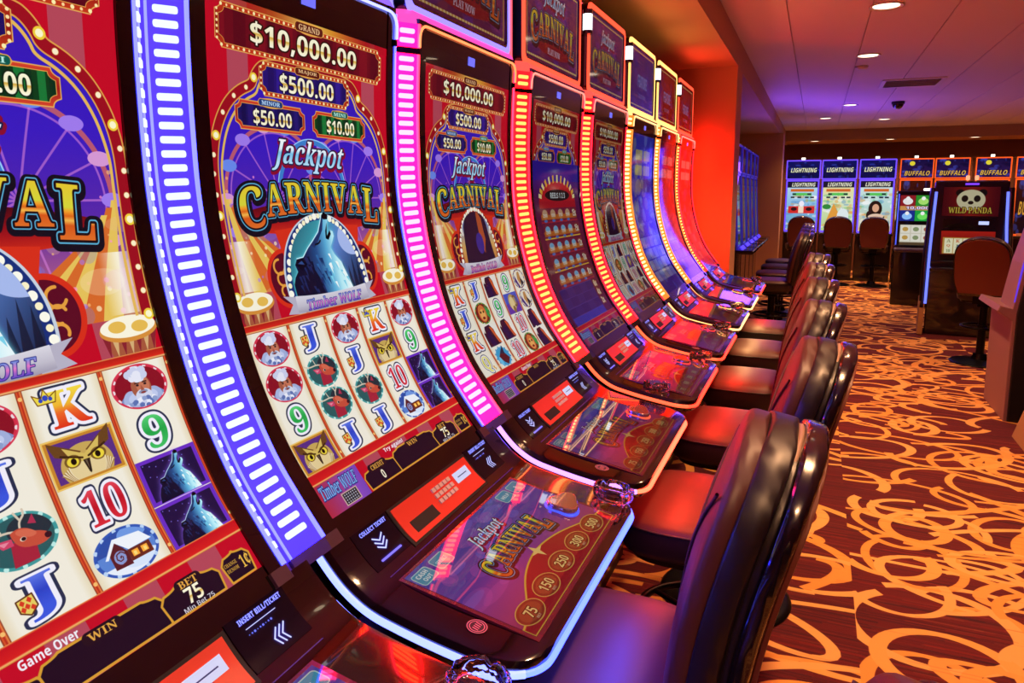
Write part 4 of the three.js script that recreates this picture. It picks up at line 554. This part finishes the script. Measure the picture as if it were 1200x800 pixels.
// ---------------------------------------------------------------- padded stools
reseed(77);
const hide = noiseTex(256, 256, (() => { const a = []; for (let i = 0; i < 65536; i++) a.push(rnd()); return (x, y) => { let v = 0; for (const [s, k] of [[1, .4], [2, .3], [4, .3]]) { const X = Math.floor(x / s), Y = Math.floor(y / s); v += a[(X * 7 + Y * 131 * s) % 65536] * k; } const q = 110 + v * 120; return [q, q, q]; }; })(), false); hide.repeat.set(3, 3);
const LEATHER = phys(0x50241f, 0.5, { bumpMap: hide, bumpScale: 0.0006, clearcoat: 0.12, clearcoatRoughness: 0.35 });
const DARK_HIDE = phys(0x1c1014, 0.45, { bumpMap: hide, bumpScale: 0.0004, clearcoat: 0.15, clearcoatRoughness: 0.3 });
const SHELL = phys(0x0b080c, 0.2, { clearcoat: 1, clearcoatRoughness: 0.08 });
const REAR = std(0x6a2e1c, 0.5), TAN = std(0xb08a78, 0.5), METAL = std(0x141214, 0.35, 0.8);
const sgp = (v, e) => Math.sign(v) * Math.abs(v) ** e;
const H_BACK = 0.512;
const halfWidth = (v, grow) => { const top = H_BACK + grow, w = 0.198 + 0.016 * Math.sin(Math.min(1, v / 0.4) * Math.PI * 0.8) + grow, r = 0.17 + grow; if (v <= top - r) return w * (0.86 + 0.14 * Math.min(1, v / 0.12)); const q = Math.min(1, (v - (top - r)) / r); return w * Math.sqrt(Math.max(0, 1 - q ** 2.6)); };
const lean = (v) => 0.192 + 0.115 * (v / 0.53) - 0.02 * Math.sin(v / 0.53 * Math.PI);
const backPoint = (u, v, d) => V(lean(v) + d, 0.635 + v * 0.985 - d * 0.18, u);
function backLayer(grow, d0, d1, v0, puff, eFront = 0.3, eRear = eFront) {
  const loops = [], top = H_BACK + grow, vs = []; for (let i = 0; i <= 12; i++) vs.push(v0 + (top - 0.12 - v0) * i / 12); for (let i = 1; i <= 12; i++) vs.push(top - 0.12 * (1 - Math.sin(i / 12 * Math.PI / 2)));
  for (const v of vs) { const hw = Math.max(0.004, halfWidth(v, grow)), k = Math.min(1, hw / 0.1) ** 0.4, l = []; for (let j = 0; j < 48; j++) { const a = j / 48 * Math.PI * 2, e = Math.sin(a) < 0 ? eFront : eRear, cu = sgp(Math.cos(a), e), sd = sgp(Math.sin(a), e); const m = (d0 + d1) / 2, h = (d1 - d0) / 2; let d = m + h * sd * k; if (puff && sd < 0) d -= puff * (1 - cu * cu) * Math.sin(Math.max(0, Math.min(1, (v - v0) / (top - v0))) * Math.PI) ** 0.5; l.push(backPoint(hw * cu, v, d)); } loops.push(l); }
  return loft(loops, true, 0.9);
}
const CH = {
  cushion: backLayer(-0.006, -0.068, -0.030, 0.02, 0.008, 0.55, 0.12), band: backLayer(-0.002, -0.034, 0.014, 0.0, 0, 0.12, 0.25), core: backLayer(-0.016, 0.004, 0.034, 0.01, 0, 0.3), shell: backLayer(0, 0.0185, 0.058, 0.0, 0, 0.25, 0.55), rear: backLayer(-0.014, 0.050, 0.0605, 0.02, 0, 0.25),
};
{ const p = []; for (let i = 0; i <= 16; i++) { const a = Math.PI * (0.22 + 0.56 * i / 16), hw = 0.165; p.push(backPoint(Math.cos(a) * hw, H_BACK - 0.172 + Math.sin(a) * 0.162, 0.0155)); } CH.trim = tube(p, 0.0055, false, 48, 6);
  CH.seamA = tube([backPoint(-0.17, 0.43, -0.068), backPoint(-0.12, 0.37, -0.0745), backPoint(-0.06, 0.295, -0.0775), backPoint(0, 0.22, -0.0785), backPoint(0.06, 0.295, -0.0775), backPoint(0.12, 0.37, -0.0745), backPoint(0.17, 0.43, -0.068)], 0.003, false, 40, 6);
  CH.seamB = tube([backPoint(0, 0.22, -0.0785), backPoint(0, 0.14, -0.077), backPoint(0, 0.07, -0.072)], 0.003, false, 12, 6);
}
{ const plan = (k, y, crown = 0) => { const l = []; for (let j = 0; j < 44; j++) { const a = j / 44 * Math.PI * 2; l.push(V(-0.012 + 0.192 * k * sgp(Math.cos(a), 0.55), y, 0.207 * k * sgp(Math.sin(a), 0.55))); } return l; };
  CH.boxing = loft([plan(0.90, 0.572), plan(0.97, 0.578), plan(1.0, 0.595), plan(1.005, 0.63), plan(0.998, 0.652), plan(0.96, 0.656)], true, 0.9);
  CH.seat = loft([plan(0.97, 0.651), plan(0.998, 0.6535), plan(0.978, 0.664), plan(0.93, 0.673), plan(0.8, 0.680), plan(0.55, 0.685), plan(0.25, 0.687), plan(0.03, 0.6875)], true, 0.9);
  const e = plan(1.002, 0.6535); CH.piping = tube(e, 0.0035, true, 88, 6);
  CH.pan = loft([plan(0.72, 0.548), plan(0.86, 0.553), plan(0.9, 0.573)], true, 0.5); }
CH.pole = merge([cyl(0.033, 0.033, 0.50, 0, 0.30, 0, 24), cyl(0.05, 0.06, 0.05, 0, 0.535, 0, 24), cyl(0.05, 0.07, 0.05, 0, 0.06, 0, 24)]);
CH.ring = merge([new THREE.TorusGeometry(0.165, 0.011, 10, 44).rotateX(Math.PI / 2).translate(0, 0.33, 0), ...[0, 1, 2].map(i => new THREE.CylinderGeometry(0.008, 0.008, 0.16, 8).rotateZ(Math.PI / 2).translate(0.085, 0, 0).rotateY(i * 2.094 + 0.5).translate(0, 0.33, 0)), cyl(0.042, 0.042, 0.03, 0, 0.33, 0, 20)]);
CH.plate = lathe([[0.0, 0.0], [0.235, 0.0], [0.238, 0.008], [0.22, 0.018], [0.09, 0.034], [0.05, 0.04], [0.0, 0.04]], 44);
CH.bracket = merge([bx(0.16, 0.012, 0.12, 0.11, 0.556, 0), bx(0.014, 0.14, 0.12, 0.187, 0.62, 0)]);
function makeStool(label, group) {
  const c = thing('stool', label, 'stool', [0, 0, 0], 0, group);
  part('seat', CH.seat, LEATHER, c, 'brown leather seat'); part('seat_boxing', CH.boxing, DARK_HIDE, c); part('piping', CH.piping, DARK_HIDE, c); part('seat_pan', CH.pan, METAL, c);
  const b = part('backrest', CH.band, DARK_HIDE, c); const q = part('cushion', CH.cushion, LEATHER, b); part('seam', CH.seamA, LEATHER, b); part('seam', CH.seamB, LEATHER, b); part('handle_trim', CH.trim, TAN, b, 'tan lined grip at the top');
  part('core', CH.core, DARK_HIDE, b); part('shell', CH.shell, SHELL, b); part('rear_panel', CH.rear, REAR, b, 'orange brown rear panel');
  part('pole', CH.pole, METAL, c); part('foot_ring', CH.ring, METAL, c); part('base_plate', CH.plate, METAL, c); part('bracket', CH.bracket, METAL, c);
  return c;
}
const stool0 = makeStool('leather stool at the machine that says Game Over', 'stools along the curved machines');
stool0.position.set(-0.15, 0, -0.485); stool0.rotation.y = 0.0;
[[-0.315, -1.19, 0.0, 'leather stool at the howling wolf machine, blue light on its seat'], [-0.242, -1.915, 0.0, 'leather stool at the hot pink machine, red light on its seat'], [-0.24, -2.635, -0.02, 'leather stool at the bonus prize board machine'],
 [-0.245, -3.36, 0.0, 'leather stool at the red machine between bonus board and amber machines'], [-0.25, -4.08, 0.03, 'leather stool at the amber machine with a blue screen'], [-0.255, -4.78, -0.02, 'leather stool at the amber machine with a red screen']]
  .forEach(([x, z, a, l]) => cloneThing(stool0, 'stool', [x, 0, z], a, l));
for (const z of [-7.4, -8.15, -8.9, -9.65]) { const c = cloneThing(stool0, 'stool', [-0.36, 0, z], 0.05, 'leather stool in the row beyond the painted pier'); c.userData.group = 'stools beyond the pier'; }
// ---------------------------------------------------------------- glass ashtrays on the decks
{ const glass = new THREE.MeshPhysicalMaterial({ color: 0xffffff, roughness: 0.02, transmission: 1, thickness: 0.01, ior: 1.5, attenuationColor: 0xf4f0ff, attenuationDistance: 0.5 });
  const r = 0.043, g = [];
  const prof = [[0.0, 0.0], [r * 0.86, 0.0], [r * 0.95, 0.004], [r, 0.012], [r * 0.99, 0.024], [r * 0.93, 0.028], [r * 0.82, 0.026], [r * 0.74, 0.016], [r * 0.66, 0.008], [0.0, 0.007]];
  const body = lathe(prof, 48), p = body.attributes.position;
  for (let i = 0; i < p.count; i++) { const x = p.getX(i), z = p.getZ(i), y = p.getY(i), a = Math.atan2(z, x), rr = Math.hypot(x, z); if (rr < r * 0.7) continue; const notch = Math.max(0, Math.cos(4 * a)) ** 12; if (y > 0.02) p.setY(i, y - 0.010 * notch); const f = 1 + 0.025 * Math.cos(24 * a); p.setX(i, x * f); p.setZ(i, z * f); }
  body.computeVertexNormals();
  const ledge = (x) => { let best = 1e9, y = 0.86; for (const q of PROFILE) if (q.s > 1.0 && Math.abs(q.x - x) < best) { best = Math.abs(q.x - x); y = q.y; } return y + 0.0015; };
  [[-0.37, -0.76, 'round glass ashtray on the deck that says Game Over above it'], [-0.366, -1.418, 'round glass ashtray on the corner of the howling wolf deck'], [-0.447, -2.27, 'round glass ashtray at the left of the bonus board deck'], [-0.385, -2.82, 'round glass ashtray at the right of the bonus board deck'], [-0.385, -3.50, 'round glass ashtray on the deck before the amber machines'], [-0.385, -4.20, 'round glass ashtray on the deck of the blue screen machine'], [-0.385, -4.88, 'round glass ashtray on the deck of the red screen amber machine'], [-0.385, -5.56, 'round glass ashtray on the deck by the painted pier']]
    .forEach(([x, z, l], i) => { const o = part('ashtray', body, glass, scene); o.position.set(x, ledge(x), z); o.rotation.z = -0.15; o.rotation.y = i * 0.7; tag(o, l, 'ashtray', 'glass ashtrays on the decks'); });
}
// ---------------------------------------------------------------- ceiling fittings
{ const white = std(0xd8d2cc, 0.5), ring = lathe([[0.075, 0.0], [0.095, -0.004], [0.1, -0.0085], [0.098, -0.0005], [0.075, -0.0005]], 40), lens = lathe([[0.0, -0.0035], [0.05, -0.0035], [0.076, -0.002], [0.0765, -0.0004], [0.0, -0.0004]], 36), lit = glow(0xffdfb8, 4);
  DOWNLIGHTS.slice(3, 8).forEach(([x, z], i) => { const t = thing('downlight', 'round recessed ceiling downlight', 'ceiling light', [x, CEIL, z], 0, 'ceiling downlights'); part('trim_ring', ring, white, t); part('lens_light', lens, lit, t); });
  DOWNLIGHTS.filter((d, i) => i < 3 || i > 7).forEach(([x, z]) => { const t = thing('downlight', 'round recessed ceiling downlight', 'ceiling light', [x, CEIL, z], 0, 'ceiling downlights'); part('trim_ring', ring, white, t); part('lens_light', lens, lit, t); });
  SOFFIT_LIGHTS.forEach(([x, z]) => { const t = thing('downlight', 'round downlight under the far soffit', 'ceiling light', [x, CEIL - 0.19, z], 0, 'soffit downlights'); part('trim_ring', ring, white, t); part('lens_light', lens, lit, t); });
  const v = thing('air_vent', 'square louvred air vent in the ceiling', 'vent', [0.84, CEIL, -8.8]); const fr = []; for (const s of [-1, 1]) { fr.push(bx(0.58, 0.012, 0.04, 0, -0.007, s * 0.27), bx(0.04, 0.012, 0.5, s * 0.27, -0.007, 0)); } part('frame', merge(fr), white, v); part('duct', bx(0.5, 0.004, 0.5, 0, -0.003, 0), M.dark, v); for (let i = 0; i < 5; i++) { const o = part('louvre', new THREE.BoxGeometry(0.5, 0.003, 0.05), white, v); o.position.set(0, -0.010, -0.19 + i * 0.095); o.rotation.x = 0.5; }
  const d = thing('dome_camera', 'small black dome camera under the ceiling', 'camera', [0.88, CEIL, -10.56]); part('mount', cyl(0.075, 0.075, 0.03, 0, -0.015, 0, 32), M.matte, d); part('dome', new THREE.SphereGeometry(0.065, 28, 14, 0, Math.PI * 2, Math.PI / 2, Math.PI / 2).translate(0, -0.03, 0), M.gloss, d);
  const sm = part('smoke_detector', lathe([[0, -0.03], [0.03, -0.03], [0.05, -0.018], [0.055, 0], [0, 0]], 28), white, scene); sm.position.set(0.31, CEIL, -7.55); tag(sm, 'pale smoke detector beside the downlights', 'smoke detector');
}
// ---------------------------------------------------------------- machines across the floor
function farPicture(kind) {
  const w = 160, h = 272, [c, g] = canvas(w, h); reseed(100 + kind);
  const bg = [['#c8e4f4', '#8cc0e8', '#6a9cd0'], ['#f0e0a0', '#d8e8c0', '#b8d890'], ['#d8ecf0', '#b8dcd8', '#e0c8a0']][kind];
  g.fillStyle = hgrad(g, 0, 0, 0, h, [[0, bg[0]], [0.5, bg[1]], [1, bg[2]]]); g.fillRect(0, 0, w, h);
  for (let i = 0; i < 70; i++) ell(g, rnd() * w, 70 + rnd() * 200, 4 + rnd() * 18, 3 + rnd() * 10, ['rgba(255,255,255,0.5)', 'rgba(90,150,210,0.45)', 'rgba(90,190,120,0.4)', 'rgba(240,150,60,0.4)'][(i + kind) % 4]);
  g.fillStyle = '#181830'; g.fillRect(0, 0, w, 34); fitText(g, 'LIGHTNING', 84, 18, 126, 22, 'italic bold 40px sans-serif', '#f4f4d8');
  g.fillStyle = '#d86a2c'; g.fillRect(18, 42, w - 36, 15); g.fillStyle = '#58c85c'; g.fillRect(30, 64, w - 60, 14); g.fillStyle = '#203040'; for (const [x, y] of [[28, 66], [108, 66], [20, 84], [56, 84], [96, 84], [124, 84]]) g.fillRect(x, y, 20, 9);
  if (kind === 0) { g.fillStyle = '#d8302c'; g.fillRect(10, 138, w - 20, 40); g.fillStyle = '#f8e0c8'; g.fillRect(64, 138, 28, 38); ell(g, 40, 154, 16, 10, '#301418'); ell(g, 120, 154, 16, 10, '#301418'); ell(g, 80, 124, 14, 16, '#f4f0ff'); g.fillStyle = '#78b8d8'; g.fillRect(20, 188, w - 40, 36); }
  if (kind === 1) { g.fillStyle = '#e8a040'; poly(g, [[20, 230], [60, 120], [90, 180], [70, 240]]); g.fill(); g.fillStyle = '#f8f4e8'; poly(g, [[70, 230], [100, 140], [140, 230]]); g.fill(); ell(g, 110, 190, 30, 40, '#e4f0f4'); g.fillStyle = '#2c8c3c'; ell(g, 24, 140, 22, 14, '#2c8c3c'); }
  if (kind === 2) { ell(g, 80, 150, 34, 44, '#2a1814'); ell(g, 58, 184, 22, 26, '#2a1814'); ell(g, 82, 146, 17, 22, '#e0a888'); ell(g, 86, 200, 44, 24, '#e8c8b0'); g.strokeStyle = '#3a4838'; g.lineWidth = 7; g.beginPath(); g.arc(84, 178, 44, 0.3, 2.8); g.stroke(); for (let i = 0; i < 7; i++) dot(g, 46 + i * 12, 214 - Math.abs(i - 3) * 3, 4, '#e8a040'); }
  g.fillStyle = '#d8c070'; g.fillRect(10, 234, w - 20, 10); g.fillStyle = '#402030'; for (let i = 0; i < 6; i++) g.fillRect(16 + i * 22, 250, 16, 10);
  return ctex(c);
}
function wordPicture(word, a, b, col, extra) { const w = 192, h = 112, [c, g] = canvas(w, h); g.fillStyle = hgrad(g, 0, 0, 0, h, [[0, a], [1, b]]); g.fillRect(0, 0, w, h); reseed(word.length * 31); for (let i = 0; i < 30; i++) ell(g, rnd() * w, rnd() * h, 4 + rnd() * 22, 3 + rnd() * 10, i % 2 ? 'rgba(80,110,255,0.35)' : 'rgba(10,5,40,0.4)'); if (extra) extra(g, w, h); fitText(g, word, w / 2, h * (extra ? 0.76 : 0.52), w * 0.82, h * 0.26, 'italic bold 60px sans-serif', col, '#101020', 6); return ctex(c); }
const FARTOP = wordPicture('LIGHTNING', '#0c1460', '#101048', '#f4f4c8'), BUFTOP = wordPicture('BUFFALO', '#181040', '#341850', '#e8b44c', (g) => { ell(g, 66, 24, 17, 14, '#e8d838'); }), BUFSCR = wordPicture('BUFFALO', '#48140c', '#1c0c14', '#f0a838');
const frameGeo = (w, h, t, d) => { const s = rrect(w, h, 0.012); s.holes.push(new THREE.Path(rrect(w - 2 * t, h - 2 * t, 0.006).getPoints(3))); return new THREE.ExtrudeGeometry(s, { depth: d, bevelEnabled: false, curveSegments: 3 }); };
const FG = {
  cab: merge([rbx(0.56, 0.84, 0.55, 0.012, 0, 0.42, -0.30), rbx(0.56, 1.30, 0.28, 0.012, 0, 1.43, -0.22)]), shelf: rbx(0.56, 0.05, 0.34, 0.02, 0, 0.815, 0.0),
  frame: frameGeo(0.54, 0.90, 0.022, 0.02).rotateX(-0.06).translate(0, 1.29, -0.055), glass: new THREE.PlaneGeometry(0.49, 0.85).rotateX(-0.06).translate(0, 1.29, -0.046),
  topFrame: frameGeo(0.56, 0.335, 0.018, 0.02).translate(0, 1.915, -0.075), topGlass: new THREE.PlaneGeometry(0.52, 0.295).translate(0, 1.915, -0.066), lamp: cyl(0.032, 0.032, 0.035, -0.01, 2.11, -0.15, 16), panel: rbx(0.40, 0.05, 0.012, 0.004, 0, 0, 0).rotateX(-0.7).translate(0, 0.855, 0.02),
};
function farMachine(o) {
  const m = thing('slot_machine', o.label, 'slot machine', o.pos, o.turn ?? 0, o.group);
  part('cabinet', FG.cab, M.black, m); part('shelf', FG.shelf, M.black, m);
  part('light_frame', FG.frame, glow(o.led, o.k ?? 1.1), m); part('screen', FG.glass, screenMat(o.tex, o.bright ?? 0.9), m);
  part('top_light_frame', FG.topFrame, glow(o.led, o.k ?? 1.1), m); part('top_screen', FG.topGlass, screenMat(o.top, o.topBright ?? 0.9), m);
  part('lamp', FG.lamp, glow(0xfff4e0, 2.5), m); part('button_panel', FG.panel, glow(o.led, o.panelK ?? 0.35), m);
  return m;
}
const FP = [0, 1, 2].map(farPicture);
[[-0.25, 0, 'violet-lit slot machine with a red band across its screen'], [0.33, 1, 'violet-lit slot machine with a yellow and green screen'], [0.92, 2, 'violet-lit slot machine with a portrait of a dark-haired woman']].forEach(([x, k, l]) => farMachine({ pos: [x, 0, -13.7], tex: FP[k], top: FARTOP, led: [0.2, 0.09, 1.5], label: l, group: 'violet slot machines at the far wall' }));
[[1.5, 'orange-lit slot machine next to the violet portrait machine'], [2.01, 'orange-lit slot machine partly hidden by the two-screen machine'], [2.58, 'orange-lit slot machine rising behind the panda machine'], [3.13, 'orange-lit slot machine past the panda machine at the far wall']].forEach(([x, l]) => { const m = farMachine({ pos: [x, 0, -13.7], tex: BUFSCR, top: BUFTOP, led: 0xff5a1c, k: 1.2, bright: 0.7, label: l, group: 'orange slot machines at the far wall' }); m.scale.x = 0.88; });
[-9.1, -9.75, -10.4, -11.05, -11.7].forEach((z, i) => farMachine({ pos: [-0.82, 0, z], turn: Math.PI / 2, tex: FP[i % 3], top: FARTOP, led: [0.07, 0.035, 0.9], k: 0.25, bright: 0.07, topBright: 0.06, panelK: 1.3, label: 'violet-lit slot machine in the second alcove beyond the pier', group: 'violet slot machines beyond the pier' }));
areaLight([0.16, 0.05, 1], 7, 4.2, 0.4, V(-0.52, 1.75, -9.9), V(0.3, 2.66, -9.4)); areaLight(0x4a30ff, 2.5, 1.7, 0.3, V(0.33, 2.0, -13.3), V(0.33, 1.4, -9));
[[-0.27, 0.1], [0.31, 0.0], [0.86, -0.1]].forEach(([x, a], i) => { const c = cloneThing(stool0, 'stool', [x + 0.03, 0, -13.05], -Math.PI / 2 + a, ['leather stool at the far machine with a red band on screen', 'leather stool at the far machine with a yellow and green screen', 'leather stool at the far machine with a portrait on screen'][i]); c.userData.group = 'stools at the far wall'; });
// a machine with two screens and one with a panda, on the right of the aisle
const multi = (() => { const w = 200, h = 120, [c, g] = canvas(w, h); const cells = [['#8c1c24', '#e8e8e8'], ['#2c8c2c', '#a8e070'], ['#2c3cc0', '#a0c0f0'], ['#1c2c8c', '#8cc0ff'], ['#20a040', '#70e060'], ['#c86020', '#f0c060']]; cells.forEach(([a, b], i) => { const x = (i % 3) * 67, y = i < 3 ? 0 : 70; g.fillStyle = a; g.fillRect(x, y, 66, 50); ell(g, x + 33, y + 28, 22, 16, b); ell(g, x + 33, y + 14, 9, 9, '#f4f4f4'); }); g.fillStyle = '#c89050'; g.fillRect(0, 50, w, 20); fitText(g, '10,000.00', 100, 60, 150, 15, 'bold 40px sans-serif', '#f4e8ff', '#402060', 6); return ctex(c); })();
const reelPic = (() => { const w = 200, h = 120, [c, g] = canvas(w, h); g.fillStyle = '#d8d4c0'; g.fillRect(0, 0, w, h); reseed(55); for (let i = 0; i < 8; i++) { const x = (i % 4) * 50, y = Math.floor(i / 4) * 50; g.fillStyle = '#eceadc'; g.fillRect(x + 3, y + 4, 44, 44); ell(g, x + 25, y + 26, 14, 13, ['#c8a050', '#8c9c70', '#a86050', '#9098a8'][i % 4]); } g.fillStyle = '#5c4830'; g.fillRect(0, 104, w, 16); return ctex(c); })();
{ const m = thing('slot_machine', 'blue-edged slot machine with two stacked bright screens', 'slot machine', [1.30, 0, -10.9], -0.05);
  part('cabinet', merge([rbx(0.62, 0.82, 0.6, 0.015, 0, 0.41, -0.34), rbx(0.62, 0.74, 0.34, 0.015, 0, 1.17, -0.26)]), M.black, m); part('shelf', rbx(0.62, 0.05, 0.26, 0.02, 0, 0.76, 0.02), std(0x6a6070, 0.35, 0.4), m);
  part('upper_screen', new THREE.PlaneGeometry(0.54, 0.34).translate(0, 1.31, -0.082), screenMat(multi, 0.9), m); part('lower_screen', new THREE.PlaneGeometry(0.50, 0.27).rotateX(-0.15).translate(0, 0.955, -0.055), screenMat(reelPic, 0.75), m);
  for (const s of [-1, 1]) { part('side_light', rbx(0.014, 0.70, 0.02, 0.005, s * 0.29, 1.15, -0.07), glow(0x5060ff, 1.3), m); } part('display_light', bx(0.09, 0.02, 0.01, 0.1, 0.80, 0.10), glow(0xb8c0ff, 1.2), m); part('lamp', rbx(0.12, 0.035, 0.08, 0.012, 0.06, 1.555, -0.2), glow(0xfff6e8, 2.2), m);
  const c = cloneThing(stool0, 'stool', [1.52, 0, -10.25], -Math.PI / 2 + 0.3, 'leather stool before the machine with two stacked screens'); c.userData.group = 'stools on the right of the aisle'; }
const panda = (() => { const w = 220, h = 130, [c, g] = canvas(w, h); g.fillStyle = hgrad(g, 0, 0, w, 0, [[0, '#4c0c14'], [0.5, '#8c2018'], [1, '#4c0c14']]); g.fillRect(0, 0, w, h); for (const s of [-1, 1]) ell(g, 110 + s * 44, 26, 17, 16, '#1a1210'); ell(g, 110, 58, 56, 46, '#d8d0a8'); for (const s of [-1, 1]) ell(g, 110 + s * 24, 52, 13, 15, '#241a14'); ell(g, 110, 70, 11, 8, '#241a14'); fitText(g, 'WILD PANDA', 110, 104, 170, 26, 'bold 50px serif', '#d8c048', '#301008', 8); return ctex(c); })();
const pandaReels = (() => { const w = 220, h = 110, [c, g] = canvas(w, h); g.fillStyle = hgrad(g, 0, 0, 0, h, [[0, '#a81c14'], [1, '#5c1010']]); g.fillRect(0, 0, w, h); g.fillStyle = '#b88c3c'; g.fillRect(8, 30, 204, 76); for (let i = 0; i < 5; i++) { g.fillStyle = '#e8e6c0'; g.fillRect(16 + i * 38, 34, 35, 70); for (let k = 0; k < 3; k++) fitText(g, ['A', 'K', 'Q', 'J', '10'][(i + k * 2) % 5], 33 + i * 38, 46 + k * 23, 17, 14, 'bold 30px serif', ['#8c8c60', '#c85c30', '#5c7c50'][(i + k) % 3]); } return ctex(c); })();
{ const m = thing('slot_machine', 'red slot machine with a panda on its upper screen', 'slot machine', [1.47, 0, -8.75], -0.10);
  part('cabinet', merge([rbx(0.66, 0.80, 0.62, 0.015, 0, 0.40, -0.30), rbx(0.66, 0.86, 0.32, 0.015, 0, 1.20, -0.20)]), M.black, m); part('shelf', rbx(0.66, 0.05, 0.34, 0.02, 0, 0.72, 0.10), M.black, m);
  part('upper_screen', new THREE.PlaneGeometry(0.50, 0.30).translate(0, 1.42, -0.034), screenMat(panda, 0.55), m); part('display_strip', bx(0.46, 0.10, 0.02, 0, 1.19, -0.03), M.gloss, m); part('display_light', bx(0.09, 0.035, 0.01, 0.13, 1.20, -0.017), glow(0xb8c4ff, 1.2), m);
  part('lower_screen', new THREE.PlaneGeometry(0.48, 0.25).rotateX(-0.2).translate(0, 0.99, 0.0), screenMat(pandaReels, 0.7), m);
  for (const s of [-1, 1]) { const p = tube([V(s * 0.315, 1.52, -0.03), V(s * 0.325, 1.2, 0.0), V(s * 0.335, 0.9, 0.1), V(s * 0.34, 0.35, 0.17)], 0.013, false, 24, 8); part('side_light', p, glow(0x6a78ff, 1.5), m); part('side_fin', tube([V(s * 0.345, 1.56, -0.06), V(s * 0.355, 1.2, -0.04), V(s * 0.365, 0.9, 0.05), V(s * 0.37, 0.3, 0.11)], 0.03, false, 24, 6), M.black, m); }
  for (const s of [-1, 1]) part('lamp', rbx(0.035, 0.05, 0.035, 0.01, s * 0.04, 1.665, -0.1), glow(0xffb080, 1.2), m); part('crest_light', bx(0.12, 0.02, 0.02, 0, 1.60, -0.03), glow(0x8040ff, 1.2), m);
  part('plinth', rbx(0.05, 0.36, 0.5, 0.006, -0.37, 0.19, -0.12), M.wall, m);
  const c = cloneThing(stool0, 'stool', [1.42, 0, -7.42], -Math.PI / 2 - 0.35, 'leather stool turned towards the panda machine'); c.userData.group = 'stools on the right of the aisle'; }
// slant-front machine at the edge of the aisle, facing it
{ const m = thing('slot_machine', 'mauve slant-front slot machine seen from its dark side', 'slot machine', [1.5, 0, -5.83], 0);
  const side = (pts, d, z) => { const s = new THREE.Shape(); pts.forEach((p, i) => i ? s.lineTo(p[0] - 1.5, p[1]) : s.moveTo(p[0] - 1.5, p[1])); return new THREE.ExtrudeGeometry(s, { depth: d, bevelEnabled: true, bevelSize: 0.006, bevelThickness: 0.006, bevelSegments: 2 }).translate(0, 0, z); };
  part('lower_cabinet', side([[1.23, 0.0], [1.225, 0.68], [1.14, 0.74], [1.15, 0.768], [1.235, 0.748], [1.9, 0.748], [1.9, 0.0]], 0.60, -0.30), std(0x9a7078, 0.55), m, 'mauve lower front');
  part('upper_cabinet', side([[1.22, 0.748], [1.265, 1.05], [1.345, 1.40], [1.455, 1.75], [1.9, 1.75], [1.9, 0.748]], 0.34, -0.04), std(0x9a7078, 0.55), m, 'mauve sloping upper front');
  part('side_panel', side([[1.25, 0.01], [1.245, 0.72], [1.285, 1.05], [1.365, 1.40], [1.47, 1.73], [1.88, 1.73], [1.88, 0.01]], 0.012, 0.306), std(0x0c0a12, 0.6), m, 'dark side panel'); part('edge_light', tube([V(1.225 - 1.5, 0.80, 0.30), V(1.253 - 1.5, 1.05, 0.30), V(1.333 - 1.5, 1.40, 0.30), V(1.44 - 1.5, 1.73, 0.30)], 0.006, false, 20, 6), glow(0x6a40ff, 0.8), m);
}
{ const m = thing('slot_machine', 'slot machine with a sloping brown plinth beside the mauve machine', 'slot machine', [1.75, 0, -4.9]);
  const s = new THREE.Shape(); [[-0.53, 0], [-0.30, 0.80], [-0.36, 0.83], [-0.28, 0.90], [-0.12, 1.6], [0.3, 1.6], [0.3, 0]].forEach((p, i) => i ? s.lineTo(...p) : s.moveTo(...p));
  part('cabinet', new THREE.ExtrudeGeometry(s, { depth: 0.52, bevelEnabled: false }).translate(0.02, 0, -0.27), M.black, m);
  const q = new THREE.Shape(); [[-0.545, 0], [-0.33, 0.76], [-0.30, 0.76], [-0.515, 0]].forEach((p, i) => i ? q.lineTo(...p) : q.moveTo(...p)); part('plinth_panel', new THREE.ExtrudeGeometry(q, { depth: 0.56, bevelEnabled: false }).translate(0, 0, -0.29), M.wall, m, 'brown sloping panel'); }renderer.render(scene, camera);
